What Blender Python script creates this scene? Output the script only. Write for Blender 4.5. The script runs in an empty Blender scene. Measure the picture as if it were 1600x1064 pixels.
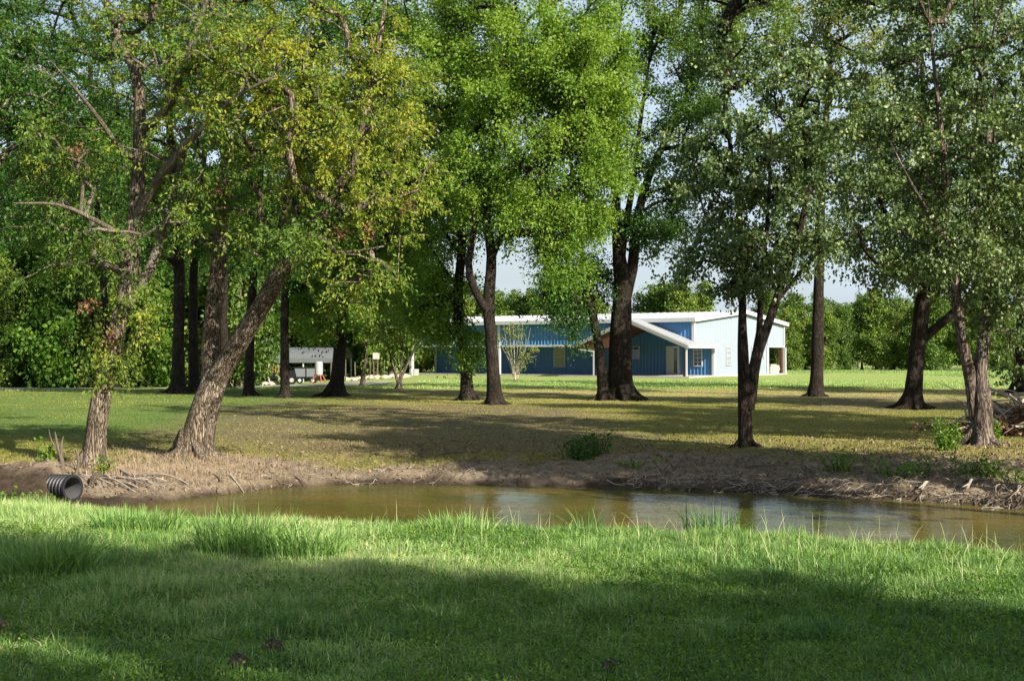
import bpy, math
import numpy as np
from mathutils import Vector

S = bpy.context.scene
C = S.collection
R = math.radians

# ------------------------------------------------------------------ camera
CAM_H = 1.65
F = 2000.0            # focal length in photo pixels (1600 wide)
PITCH = math.atan(26 / F)
cam_d = bpy.data.cameras.new('camera')
cam_d.sensor_width = 36; cam_d.lens = 36 * F / 1600
cam_d.clip_start = 0.1; cam_d.clip_end = 3000
cam = bpy.data.objects.new('camera', cam_d); C.objects.link(cam)
cam.location = (0, 0, CAM_H); cam.rotation_euler = (math.pi / 2 + PITCH, 0, 0)
S.camera = cam

# ------------------------------------------------------------------ light
SUN_H = np.array((0.71, -0.704)); SUN_H /= np.linalg.norm(SUN_H)
SUN_EL = R(30)
world = bpy.data.worlds.new('World'); S.world = world; world.use_nodes = True
wn = world.node_tree.nodes; wl = world.node_tree.links
bg = wn['Background']
sky = wn.new('ShaderNodeTexSky'); sky.sky_type = 'NISHITA'; sky.sun_disc = False
sky.sun_elevation = SUN_EL; sky.sun_rotation = math.atan2(SUN_H[0], SUN_H[1])
sky.air_density = 1.2; sky.dust_density = 2.2; sky.ozone_density = 1.0
wtc = wn.new('ShaderNodeTexCoord'); wmp = wn.new('ShaderNodeMapping'); wmp.inputs['Scale'].default_value = (1, 1, 3)
wnz = wn.new('ShaderNodeTexNoise'); wnz.inputs['Scale'].default_value = 2.2; wnz.inputs['Detail'].default_value = 7
wcr = wn.new('ShaderNodeValToRGB'); wcr.color_ramp.elements[0].position = .35; wcr.color_ramp.elements[0].color = (.45, .45, .45, 1)
wcr.color_ramp.elements[1].position = .65; wcr.color_ramp.elements[1].color = (.95, .95, .95, 1)
wmx = wn.new('ShaderNodeMixRGB'); wmx.inputs[2].default_value = (7.2, 8.6, 10.2, 1)      # thin bright cloud veil
wl.new(wtc.outputs['Generated'], wmp.inputs[0]); wl.new(wmp.outputs[0], wnz.inputs['Vector']); wl.new(wnz.outputs[0], wcr.inputs[0])
wsx = wn.new('ShaderNodeSeparateXYZ'); wl.new(wtc.outputs['Generated'], wsx.inputs[0])
wel = wn.new('ShaderNodeMapRange'); wel.inputs['From Min'].default_value = .05; wel.inputs['From Max'].default_value = .6; wel.inputs['To Min'].default_value = 1; wel.inputs['To Max'].default_value = .12
wl.new(wsx.outputs['Z'], wel.inputs['Value']); wmu = wn.new('ShaderNodeMath'); wmu.operation = 'MULTIPLY'
wl.new(wcr.outputs[0], wmu.inputs[0]); wl.new(wel.outputs[0], wmu.inputs[1]); wl.new(wmu.outputs[0], wmx.inputs[0]); wl.new(sky.outputs[0], wmx.inputs[1]); wl.new(wmx.outputs[0], bg.inputs[0]); bg.inputs[1].default_value = 0.06
sd = bpy.data.lights.new('sun', 'SUN'); sd.energy = 5.0; sd.angle = R(0.53); sd.color = (1, 0.93, 0.80)
sun = bpy.data.objects.new('sun', sd); C.objects.link(sun)
sv = Vector((SUN_H[0] * math.cos(SUN_EL), SUN_H[1] * math.cos(SUN_EL), math.sin(SUN_EL)))
sun.rotation_euler = sv.to_track_quat('Z', 'Y').to_euler(); sun.location = (30, -30, 40)
S.view_settings.view_transform = 'Standard'; S.view_settings.look = 'None'
S.view_settings.exposure = 1.0; S.view_settings.gamma = 1.0
S.render.engine = 'CYCLES'
S.cycles.max_bounces = 7; S.cycles.diffuse_bounces = 2; S.cycles.glossy_bounces = 3
S.cycles.transmission_bounces = 4; S.cycles.transparent_max_bounces = 4

# ------------------------------------------------------------------ helpers
rng = np.random.default_rng(7)
SP, CP = math.sin(PITCH), math.cos(PITCH)

def at(px, py, Y):
    xc = (px - 800) / F; yc = (532 - py) / F
    dy = CP - yc * SP
    return np.array((xc / dy * Y, Y, CAM_H + (SP + yc * CP) / dy * Y))

def norm(a):
    return a / np.maximum(np.linalg.norm(a, axis=-1, keepdims=True), 1e-9)

_H = np.random.default_rng(99).random((256, 256))
def vnoise(x, y):
    xi = np.floor(x).astype(int); yi = np.floor(y).astype(int)
    fx = x - xi; fy = y - yi
    fx = fx * fx * (3 - 2 * fx); fy = fy * fy * (3 - 2 * fy)
    a = _H[xi & 255, yi & 255]; b = _H[(xi + 1) & 255, yi & 255]
    c = _H[xi & 255, (yi + 1) & 255]; d = _H[(xi + 1) & 255, (yi + 1) & 255]
    return (a * (1 - fx) + b * fx) * (1 - fy) + (c * (1 - fx) + d * fx) * fy - .5
def fbm(x, y, o=4):
    s = 0; a = 1
    for i in range(o):
        s = s + a * vnoise(x + 17 * i, y - 31 * i); x = x * 2.03; y = y * 2.03; a *= .5
    return s
def sstep(a, b, x):
    t = np.clip((x - a) / (b - a), 0, 1); return t * t * (3 - 2 * t)

def tag(o, label=None, cat=None, group=None, kind=None):
    if label: o['label'] = label
    if cat: o['category'] = cat
    if group: o['group'] = group
    if kind: o['kind'] = kind
    return o

def empty(name, loc, rz=0):
    o = bpy.data.objects.new(name, None); C.objects.link(o)
    o.location = [float(v) for v in loc]; o.rotation_euler = (0, 0, rz); o.empty_display_size = .3
    return o

def link(name, me, mat, parent=None):
    o = bpy.data.objects.new(name, me); C.objects.link(o)
    for m in (mat if isinstance(mat, (list, tuple)) else [mat]):
        me.materials.append(m)
    if parent: o.parent = parent
    return o

def raw(name, V, loops, totals, mat, parent=None, tint=None, smooth=False, origin=None, attrs=None):
    V = np.asarray(V, dtype=np.float32)
    if origin is not None: V = V - np.asarray(origin, dtype=np.float32)
    me = bpy.data.meshes.new(name)
    me.vertices.add(len(V)); me.vertices.foreach_set('co', V.ravel())
    loops = np.asarray(loops, dtype=np.int32); totals = np.asarray(totals, dtype=np.int32)
    me.loops.add(len(loops)); me.loops.foreach_set('vertex_index', loops)
    st = np.concatenate(([0], np.cumsum(totals)[:-1])).astype(np.int32)
    me.polygons.add(len(totals)); me.polygons.foreach_set('loop_start', st)
    try: me.polygons.foreach_set('loop_total', totals)
    except Exception: pass
    me.polygons.foreach_set('use_smooth', np.full(len(totals), smooth))
    if tint is not None:
        a = me.attributes.new('tint', 'FLOAT', 'FACE'); a.data.foreach_set('value', np.asarray(tint, dtype=np.float32))
    for k, v in (attrs or {}).items():
        a = me.attributes.new(k, 'FLOAT', 'POINT'); a.data.foreach_set('value', np.asarray(v, dtype=np.float32))
    me.update(calc_edges=True); me.validate()
    return link(name, me, mat, parent)

class MB:
    """collects simple solids, builds one mesh"""
    def __init__(s): s.v = []; s.f = []
    def add(s, v, f):
        b = len(s.v); s.v += [tuple(map(float, p)) for p in v]; s.f += [tuple(b + i for i in q) for q in f]; return s
    def box(s, x0, x1, y0, y1, z0, z1):
        v = [(x, y, z) for z in (z0, z1) for y in (y0, y1) for x in (x0, x1)]
        return s.add(v, [(0, 2, 3, 1), (4, 5, 7, 6), (0, 1, 5, 4), (2, 6, 7, 3), (0, 4, 6, 2), (1, 3, 7, 5)])
    def bar(s, a, b, w, h=None):
        a = np.array(a, float); b = np.array(b, float); h = h or w
        d = norm(b - a); up = np.array((0, 0, 1.)) if abs(d[2]) < .9 else np.array((0, 1., 0))
        x = norm(np.cross(d, up)); y = np.cross(x, d)
        v = [p + sx * x * w / 2 + sy * y * h / 2 for p in (a, b) for sx, sy in ((-1, -1), (1, -1), (1, 1), (-1, 1))]
        return s.add(v, [(0, 3, 2, 1), (4, 5, 6, 7), (0, 1, 5, 4), (1, 2, 6, 5), (2, 3, 7, 6), (3, 0, 4, 7)])
    def cyl(s, a, b, r, r2=None, n=16):
        a = np.array(a, float); b = np.array(b, float); r2 = r if r2 is None else r2
        d = norm(b - a); up = np.array((0, 0, 1.)) if abs(d[2]) < .9 else np.array((0, 1., 0))
        x = norm(np.cross(d, up)); y = np.cross(x, d); v = []
        for p, q in ((a, r), (b, r2)):
            for i in range(n):
                t = 2 * math.pi * i / n; v.append(p + q * (math.cos(t) * x + math.sin(t) * y))
        f = [(i, (i + 1) % n, n + (i + 1) % n, n + i) for i in range(n)] + [tuple(range(n))[::-1], tuple(range(n, 2 * n))]
        return s.add(v, f)
    def prism(s, pts, d):
        """planar polygon pts extruded along vector d"""
        n = len(pts); p = [np.array(q, float) for q in pts]; d = np.array(d, float)
        f = [tuple(range(n))[::-1], tuple(range(n, 2 * n))] + [(i, (i + 1) % n, n + (i + 1) % n, n + i) for i in range(n)]
        return s.add(p + [q + d for q in p], f)
    def build(s, name, mat, parent=None, loc=None, smooth=False):
        me = bpy.data.meshes.new(name); me.from_pydata(s.v, [], s.f); me.validate(); me.update()
        if smooth: me.polygons.foreach_set('use_smooth', [len(p.vertices) == 4 for p in me.polygons])
        o = link(name, me, mat, parent)
        if loc is not None: o.location = loc
        return o

# ------------------------------------------------------------------ materials
def newmat(name):
    m = bpy.data.materials.new(name); m.use_nodes = True
    nt = m.node_tree; return m, nt, nt.nodes, nt.links, nt.nodes['Principled BSDF']
def simple(name, col, rough=.6, metal=0, var=.12, scale=6, bump=0.0, spec=.4):
    m, nt, n, l, b = newmat(name)
    tc = n.new('ShaderNodeTexCoord'); nz = n.new('ShaderNodeTexNoise'); nz.inputs['Scale'].default_value = scale
    nz.inputs['Detail'].default_value = 6
    l.new(tc.outputs['Object'], nz.inputs['Vector'])
    mx = n.new('ShaderNodeMixRGB'); mx.inputs[1].default_value = (*[c * (1 - var) for c in col], 1)
    mx.inputs[2].default_value = (*[min(1, c * (1 + var)) for c in col], 1)
    l.new(nz.outputs[0], mx.inputs[0]); l.new(mx.outputs[0], b.inputs['Base Color'])
    b.inputs['Roughness'].default_value = rough; b.inputs['Metallic'].default_value = metal
    b.inputs['Specular IOR Level'].default_value = spec
    if bump:
        bp = n.new('ShaderNodeBump'); bp.inputs['Strength'].default_value = bump; bp.inputs['Distance'].default_value = .05
        l.new(nz.outputs[0], bp.inputs['Height']); l.new(bp.outputs[0], b.inputs['Normal'])
    return m
def leafmat(name, cols, trans=.4, rough=.5, spec=.35, tcol=(1.15, 1.25, .5)):
    m, nt, n, l, b = newmat(name)
    at_ = n.new('ShaderNodeAttribute'); at_.attribute_name = 'tint'
    cr = n.new('ShaderNodeValToRGB'); e = cr.color_ramp.elements
    while len(e) < len(cols): e.new(.5)
    for i, c in enumerate(cols):
        e[i].position = c[0]; e[i].color = (*c[1], 1)
    l.new(at_.outputs['Fac'], cr.inputs[0]); l.new(cr.outputs[0], b.inputs['Base Color'])
    b.inputs['Roughness'].default_value = rough; b.inputs['Specular IOR Level'].default_value = spec
    tr = n.new('ShaderNodeBsdfTranslucent'); mu = n.new('ShaderNodeMixRGB'); mu.blend_type = 'MULTIPLY'; mu.inputs[0].default_value = 1
    mu.inputs[2].default_value = (*tcol, 1); mu.use_clamp = False
    l.new(cr.outputs[0], mu.inputs[1]); l.new(mu.outputs[0], tr.inputs[0])
    ms = n.new('ShaderNodeMixShader'); ms.inputs[0].default_value = trans
    l.new(b.outputs[0], ms.inputs[1]); l.new(tr.outputs[0], ms.inputs[2])
    l.new(ms.outputs[0], n['Material Output'].inputs[0])
    return m
def barkmat(name, dark, light, sc=7.0, strength=1.0):
    m, nt, n, l, b = newmat(name)
    tc = n.new('ShaderNodeTexCoord'); mp = n.new('ShaderNodeMapping'); mp.inputs['Scale'].default_value = (1, 1, .13)
    l.new(tc.outputs['Object'], mp.inputs[0])
    nz0 = n.new('ShaderNodeTexNoise'); nz0.inputs['Scale'].default_value = 6; nz0.inputs['Detail'].default_value = 5; l.new(mp.outputs[0], nz0.inputs['Vector'])
    mixv = n.new('ShaderNodeMixRGB'); mixv.blend_type = 'LINEAR_LIGHT'; mixv.inputs[0].default_value = .16
    l.new(mp.outputs[0], mixv.inputs[1]); l.new(nz0.outputs['Color'], mixv.inputs[2])
    vo = n.new('ShaderNodeTexVoronoi'); vo.feature = 'DISTANCE_TO_EDGE'; vo.inputs['Scale'].default_value = sc * 4.2
    l.new(mixv.outputs[0], vo.inputs['Vector'])
    nz = n.new('ShaderNodeTexNoise'); nz.inputs['Scale'].default_value = sc * 2; nz.inputs['Detail'].default_value = 8
    nz.inputs['Roughness'].default_value = .7; l.new(mp.outputs[0], nz.inputs['Vector'])
    nb = n.new('ShaderNodeTexNoise'); nb.inputs['Scale'].default_value = 1.7; nb.inputs['Detail'].default_value = 4
    l.new(tc.outputs['Object'], nb.inputs['Vector'])
    r1 = n.new('ShaderNodeValToRGB'); r1.color_ramp.elements[0].position = 0; r1.color_ramp.elements[1].position = .22
    l.new(vo.outputs['Distance'], r1.inputs[0])
    mu = n.new('ShaderNodeMath'); mu.operation = 'MULTIPLY'; l.new(r1.outputs[0], mu.inputs[0]); l.new(nz.outputs[0], mu.inputs[1])
    cm = n.new('ShaderNodeValToRGB'); cm.color_ramp.elements[0].position = .08; cm.color_ramp.elements[1].position = .62
    cm.color_ramp.elements[0].color = (*dark, 1); cm.color_ramp.elements[1].color = (*light, 1)
    l.new(mu.outputs[0], cm.inputs[0])
    m2 = n.new('ShaderNodeMixRGB'); m2.blend_type = 'MULTIPLY'; m2.inputs[0].default_value = .8
    r2 = n.new('ShaderNodeValToRGB'); r2.color_ramp.elements[0].position = .35; r2.color_ramp.elements[0].color = (.5, .48, .42, 1)
    r2.color_ramp.elements[1].position = .65; r2.color_ramp.elements[1].color = (1.0, 1.0, 1.0, 1)
    l.new(nb.outputs[0], r2.inputs[0]); l.new(cm.outputs[0], m2.inputs[1]); l.new(r2.outputs[0], m2.inputs[2])
    l.new(m2.outputs[0], b.inputs['Base Color']); b.inputs['Roughness'].default_value = .9
    b.inputs['Specular IOR Level'].default_value = .15
    bp = n.new('ShaderNodeBump'); bp.inputs['Strength'].default_value = strength; bp.inputs['Distance'].default_value = .03
    l.new(mu.outputs[0], bp.inputs['Height']); l.new(bp.outputs[0], b.inputs['Normal'])
    return m

M = {}
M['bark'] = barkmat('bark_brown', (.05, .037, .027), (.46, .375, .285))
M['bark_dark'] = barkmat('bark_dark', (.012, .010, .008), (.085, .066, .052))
M['bark_grey'] = barkmat('bark_grey', (.05, .04, .035), (.34, .27, .22), 5)
M['bark_pale'] = barkmat('bark_pale_limb', (.08, .065, .05), (.32, .28, .22), 9, .5)
M['wood_pale'] = simple('weathered_wood', (.36, .31, .25), .85, var=.35, scale=9, bump=.4)
M['wood_dead'] = simple('dead_wood', (.12, .092, .07), .9, var=.45, scale=7, bump=.5)
M['leaf_yellow'] = leafmat('leaf_yellow_green', [(0, (.045, .11, .015)), (.4, (.11, .20, .025)), (.7, (.25, .31, .035)), (1, (.42, .40, .04))])
M['leaf_bright'] = leafmat('leaf_bright_green', [(0, (.06, .14, .014)), (.5, (.15, .27, .028)), (1, (.29, .38, .05))])
M['leaf_mid'] = leafmat('leaf_mid_green', [(0, (.025, .075, .012)), (.5, (.065, .15, .022)), (1, (.17, .25, .04))])
M['leaf_dark'] = leafmat('leaf_dark_glossy', [(0, (.03, .06, .015)), (.4, (.075, .125, .032)), (.7, (.20, .27, .085)), (1, (.44, .50, .23))], trans=.25, rough=.45, spec=.42)
M['leaf_olive'] = leafmat('leaf_olive', [(0, (.045, .09, .014)), (.5, (.11, .16, .022)), (1, (.26, .27, .04))], trans=.3)
M['leaf_forest'] = leafmat('leaf_forest', [(0, (.04, .09, .016)), (.5, (.12, .20, .03)), (1, (.30, .34, .06))], trans=.3)
M['leaf_red'] = leafmat('leaf_dead_brown', [(0, (.12, .05, .025)), (.5, (.22, .10, .06)), (1, (.34, .23, .15))], trans=.15)
M['grass'] = leafmat('grass_blades', [(0, (.055, .145, .032)), (.45, (.215, .37, .085)), (.8, (.43, .54, .21)), (1, (.62, .58, .33))], trans=.3, rough=.5, tcol=(1, 1.1, .6))
M['lawn'] = leafmat('lawn_blades', [(0, (.08, .14, .02)), (.5, (.25, .27, .05)), (1, (.45, .38, .14))], trans=.25, rough=.6)
M['litter'] = leafmat('leaf_litter', [(0, (.06, .042, .026)), (.5, (.19, .135, .085)), (1, (.40, .30, .20))], trans=.05, rough=.8)

# ------------------------------------------------------------------ terrain
def ic(x, xs, ys): return np.interp(x, xs, ys)
def Yc(X): return ic(X, (-14, -5.4, -2.6, 0, 2.5, 4.5, 8, 20), (13.6, 13.4, 12.8, 12.2, 11.6, 10.4, 8.2, 4))
def Yn(X): return ic(X, (-40, -7, -5.8, -5, -2.6, 0, 2.5, 5, 8, 20), (19.5, 19.5, 19.8, 17.7, 16.4, 15.6, 15, 13.7, 11.8, 6))
def Yf(X): return ic(X, (-40, -7, -5.8, -5.4, -4.5, -3.5, -1.2, 2.3, 4.4, 6.4, 7.9, 20), (20.4, 20.4, 20.5, 21.3, 22.7, 23.5, 23.6, 23, 22, 21.2, 19.8, 11)) + .28 * vnoise(X * 1.3, X * 0 + 5.5) + .12 * vnoise(X * 4.3, X * 0 + 2.5)
WZ = -.7
def terrain(X, Y):
    X = np.asarray(X, float); Y = np.asarray(Y, float)
    yc, yn, yf = Yc(X), Yn(X), Yf(X)
    pond = sstep(-6.4, -5.2, X)
    zl = -.62 * (1 - pond) + WZ * pond
    zb = -.62 * (1 - pond) - 1.15 * pond
    def seg(a, b, za, zb_): return za + (zb_ - za) * np.clip((Y - a) / np.maximum(b - a, 1e-3), 0, 1)
    def ss(a, b, za, zb_): return za + (zb_ - za) * sstep(0, 1, (Y - a) / np.maximum(b - a, 1e-3))
    mid = (yn + yf) / 2
    k = [(yc - 1, 0), (yc + .3, -.05), (yn, zl), (yn + (mid - yn) * .7, zb), (yf - (yf - mid) * .6, zb), (yf, zl), (yf + .35, np.where(pond > .5, -.54, -.56)), (yf + 1.6, -.46), (yf + 6, -.3), (45 + 0 * X, -.1), (60 + 0 * X, 0), (95 + 0 * X, .15), (145 + 0 * X, .2)]
    z = np.zeros_like(X)
    for (a, za), (b, zb2) in zip(k[:-1], k[1:]):
        z = np.where(Y >= a, za + (zb2 - za) * np.clip((Y - a) / np.maximum(b - a, 1e-3), 0, 1), z)
    z = z - .75 * sstep(52, 105, Y) * sstep(-5, -22, X)
    # roughness
    n1 = fbm(X * .6, Y * .6, 3) * .05
    bank = sstep(yf - .6, yf + .2, Y) * (1 - sstep(yf + 3.5, yf + 8, Y))
    n2 = fbm(X * 2.6, Y * 2.6, 4) * .16 * bank
    nearn = fbm(X * 3.0 + 9, Y * 3.0, 3) * .03 * (1 - sstep(14, 18, Y))
    edge = sstep(0, .6, np.abs(Y - yf)) * .8 + .2
    mound = .5 * sstep(-7.2, -7.42, X) * sstep(-12, -9, X) * np.exp(-((Y - 20.75) / .7) ** 2)
    return z + n1 + n2 * edge + nearn + mound
def tz(x, y): return float(terrain(np.array([float(x)]), np.array([float(y)]))[0])

def masks(X, Y):
    yf = Yf(X); yn = Yn(X)
    w = fbm(X * .35, Y * .35, 4)
    wf = fbm(X * 1.6 + 3, Y * 1.6, 3)
    bw = ic(X, (-14, -6, -3, 1, 4, 9, 14), (3.6, 4.2, 2.4, 2.4, 4.2, 6.4, 7))       # how far the bare bank runs back
    mud = sstep(yn - 1.2, yn - .1, Y) * (1 - sstep(yf + bw * .8, yf + bw * 1.25, Y + w * 2.2 + wf * .8))
    bare = sstep(.05, .5, fbm(X * .16 + 4, Y * .10, 4) + .55 * np.exp(-((X + 3) / 7) ** 2 - ((Y - 36) / 11) ** 2) + wf * .25) * sstep(24, 28, Y) * (1 - sstep(50, 62, Y))
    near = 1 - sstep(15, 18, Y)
    far = sstep(62, 78, Y + w * 6)
    tan = np.exp(-((Y - 62 + .25 * X) / 9) ** 2) * sstep(-14, -4, X) * .9
    left = sstep(-5, -11, X) * sstep(28, 33, Y) * (1 - sstep(58, 66, Y))
    return mud, bare * .8, near, far, tan, left
def wetmask(X, Y):
    return (1 - sstep(.05, .4, Y - Yf(X) + .35 * fbm(X * 2, Y * 2, 2))) * (Y > 15)

def axis(segs):
    out = []
    for a, b, st in segs: out.append(np.arange(a, b, st))
    out.append([segs[-1][1]]); return np.concatenate(out)
gx = axis([(-500, -120, 20), (-120, -40, 4), (-40, -14, 1), (-14, 14, .12), (14, 40, 1), (40, 120, 4), (120, 500, 20)])
gy = axis([(-60, 2, 4), (2, 14, .2), (14, 32, .1), (32, 60, .5), (60, 160, 2), (160, 800, 20)])
XX, YY = np.meshgrid(gx, gy)
ZZ = terrain(XX, YY)
nx, ny = len(gx), len(gy)
idx = np.arange(nx * ny).reshape(ny, nx)
q = np.stack([idx[:-1, :-1], idx[:-1, 1:], idx[1:, 1:], idx[1:, :-1]], -1).reshape(-1, 4)
mk = masks(XX.ravel(), YY.ravel())

m, nt, n, l, b = newmat('ground_soil_and_turf')
def attr(nm):
    a = n.new('ShaderNodeAttribute'); a.attribute_name = nm; return a.outputs['Fac']
def noise(scale, det=6, rough=.6, src=None):
    t = n.new('ShaderNodeTexNoise'); t.inputs['Scale'].default_value = scale; t.inputs['Detail'].default_value = det
    t.inputs['Roughness'].default_value = rough; l.new(gtc.outputs['Object'], t.inputs['Vector']); return t.outputs[0]
gtc = n.new('ShaderNodeTexCoord')
def ramp2(src, c0, c1, p0=.35, p1=.65):
    r = n.new('ShaderNodeValToRGB'); r.color_ramp.elements[0].position = p0; r.color_ramp.elements[1].position = p1
    r.color_ramp.elements[0].color = (*c0, 1); r.color_ramp.elements[1].color = (*c1, 1); l.new(src, r.inputs[0]); return r.outputs[0]
def mixc(f, a, c):
    x = n.new('ShaderNodeMixRGB'); l.new(f, x.inputs[0]); l.new(a, x.inputs[1]); l.new(c, x.inputs[2]); return x.outputs[0]
nf = noise(9, 8, .75); nm_ = noise(1.3, 6, .65); nl = noise(.25, 5, .6)
lawn = mixc(nl, ramp2(nf, (.10, .105, .022), (.27, .25, .06)), ramp2(nf, (.14, .125, .035), (.33, .27, .09)))
leftc = ramp2(nf, (.07, .12, .03), (.17, .24, .07))
farc = mixc(nl, ramp2(nf, (.14, .24, .05), (.30, .40, .11)), ramp2(nf, (.22, .27, .07), (.40, .42, .15)))
tanc = ramp2(nf, (.28, .25, .11), (.48, .40, .2))
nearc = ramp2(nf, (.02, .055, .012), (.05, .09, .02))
bare = mixc(nm_, ramp2(nf, (.08, .06, .038), (.22, .165, .11)), ramp2(nf, (.10, .078, .045), (.27, .205, .13)))
mud = mixc(nm_, ramp2(nf, (.095, .07, .046), (.24, .18, .125)), ramp2(nf, (.19, .15, .10), (.42, .34, .25)))
col = mixc(attr('left'), lawn, leftc); col = mixc(attr('tan'), col, tanc); col = mixc(attr('far'), col, farc)
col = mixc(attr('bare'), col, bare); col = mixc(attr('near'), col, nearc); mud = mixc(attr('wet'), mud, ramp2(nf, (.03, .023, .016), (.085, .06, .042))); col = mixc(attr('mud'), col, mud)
l.new(col, b.inputs['Base Color']); b.inputs['Roughness'].default_value = .95; b.inputs['Specular IOR Level'].default_value = .1
bp = n.new('ShaderNodeBump'); bp.inputs['Strength'].default_value = .9; bp.inputs['Distance'].default_value = .06
l.new(nf, bp.inputs['Height']); l.new(bp.outputs[0], b.inputs['Normal'])
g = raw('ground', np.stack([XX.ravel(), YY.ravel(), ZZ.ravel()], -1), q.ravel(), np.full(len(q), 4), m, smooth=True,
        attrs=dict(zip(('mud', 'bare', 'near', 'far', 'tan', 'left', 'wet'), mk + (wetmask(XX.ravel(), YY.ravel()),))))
tag(g, kind='structure')

# water
m, nt, n, l, b = newmat('pond_water')
b.inputs['Roughness'].default_value = .09; b.inputs['IOR'].default_value = 1.2; b.inputs['Specular IOR Level'].default_value = .10
b.inputs['Base Color'].default_value = (.105, .085, .017, 1)
tc = n.new('ShaderNodeTexCoord'); mp = n.new('ShaderNodeMapping'); mp.inputs['Scale'].default_value = (1, 2.2, 1)
l.new(tc.outputs['Object'], mp.inputs[0])
w1 = n.new('ShaderNodeTexNoise'); w1.inputs['Scale'].default_value = 4.5; w1.inputs['Detail'].default_value = 3
w2 = n.new('ShaderNodeTexNoise'); w2.inputs['Scale'].default_value = .5
w3 = n.new('ShaderNodeMath'); w3.operation = 'MULTIPLY'
l.new(mp.outputs[0], w1.inputs['Vector']); l.new(mp.outputs[0], w2.inputs['Vector'])
l.new(w1.outputs[0], w3.inputs[0]); l.new(w2.outputs[0], w3.inputs[1])
bp = n.new('ShaderNodeBump'); bp.inputs['Strength'].default_value = .55; bp.inputs['Distance'].default_value = .03
l.new(w3.outputs[0], bp.inputs['Height']); l.new(bp.outputs[0], b.inputs['Normal'])
wn_ = n.new('ShaderNodeTexNoise'); wn_.inputs['Scale'].default_value = .35; wn_.inputs['Detail'].default_value = 4; l.new(mp.outputs[0], wn_.inputs['Vector'])
wr = n.new('ShaderNodeValToRGB'); wr.color_ramp.elements[0].position = .35; wr.color_ramp.elements[1].position = .68
wr.color_ramp.elements[0].color = (.062, .07, .012, 1); wr.color_ramp.elements[1].color = (.135, .10, .026, 1); l.new(wn_.outputs[0], wr.inputs[0]); l.new(wr.outputs[0], b.inputs['Base Color'])
M['water'] = m
wx = axis([(-6.6, 40, .5)]); wy = axis([(2, 26, .5)])
WX, WY = np.meshgrid(wx, wy); i2 = np.arange(WX.size).reshape(WX.shape)
q2 = np.stack([i2[:-1, :-1], i2[:-1, 1:], i2[1:, 1:], i2[1:, :-1]], -1).reshape(-1, 4)
cx = WX[:-1, :-1].ravel() + .25; cy = WY[:-1, :-1].ravel() + .25
keep = (cy > Yn(cx) - .8) & (cy < Yf(cx) + .8)
tag(raw('water', np.stack([WX.ravel(), WY.ravel(), np.full(WX.size, WZ)], -1), q2[keep].ravel(), np.full(keep.sum(), 4), m, smooth=True), kind='structure')

# gravel drive draped on the ground beside the carport
dx = np.arange(-48, -7, .5); dyo = np.linspace(0, 1, 9)
DX, DT = np.meshgrid(dx, dyo); DY = 73 + .05 * (DX + 20) + DT * (7 - 2 * np.sin(DX * .2)) + .3 * vnoise(DX, DT * 9)
DZ = terrain(DX, DY) + .05; i2 = np.arange(DX.size).reshape(DX.shape)
q2 = np.stack([i2[:-1, :-1], i2[:-1, 1:], i2[1:, 1:], i2[1:, :-1]], -1).reshape(-1, 4)
M['gravel'] = simple('pale_gravel', (.40, .37, .31), .95, var=.3, scale=14, bump=.5)
tag(raw('path', np.stack([DX.ravel(), DY.ravel(), DZ.ravel()], -1), q2.ravel(), np.full(len(q2), 4), M['gravel'], smooth=True), kind='structure')

# ------------------------------------------------------------------ tubes / trees
def smooth_path(P, Rr, step):
    P = np.array(P, float); Rr = np.array(Rr, float)
    if len(P) < 3:
        P = np.insert(P, 1, P.mean(0), 0); Rr = np.insert(Rr, 1, Rr.mean())
    E = np.vstack([2 * P[0] - P[1], P, 2 * P[-1] - P[-2]]); out = []; ro = []
    for i in range(1, len(E) - 2):
        p0, p1, p2, p3 = E[i - 1:i + 3]; k = max(2, int(np.linalg.norm(p2 - p1) / step))
        for t in np.arange(k) / k:
            out.append(.5 * ((2 * p1) + (-p0 + p2) * t + (2 * p0 - 5 * p1 + 4 * p2 - p3) * t * t + (-p0 + 3 * p1 - 3 * p2 + p3) * t ** 3))
            ro.append(Rr[i - 1] * (1 - t) + Rr[i] * t)
    out.append(P[-1]); ro.append(Rr[-1]); return np.array(out), np.array(ro)

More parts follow.
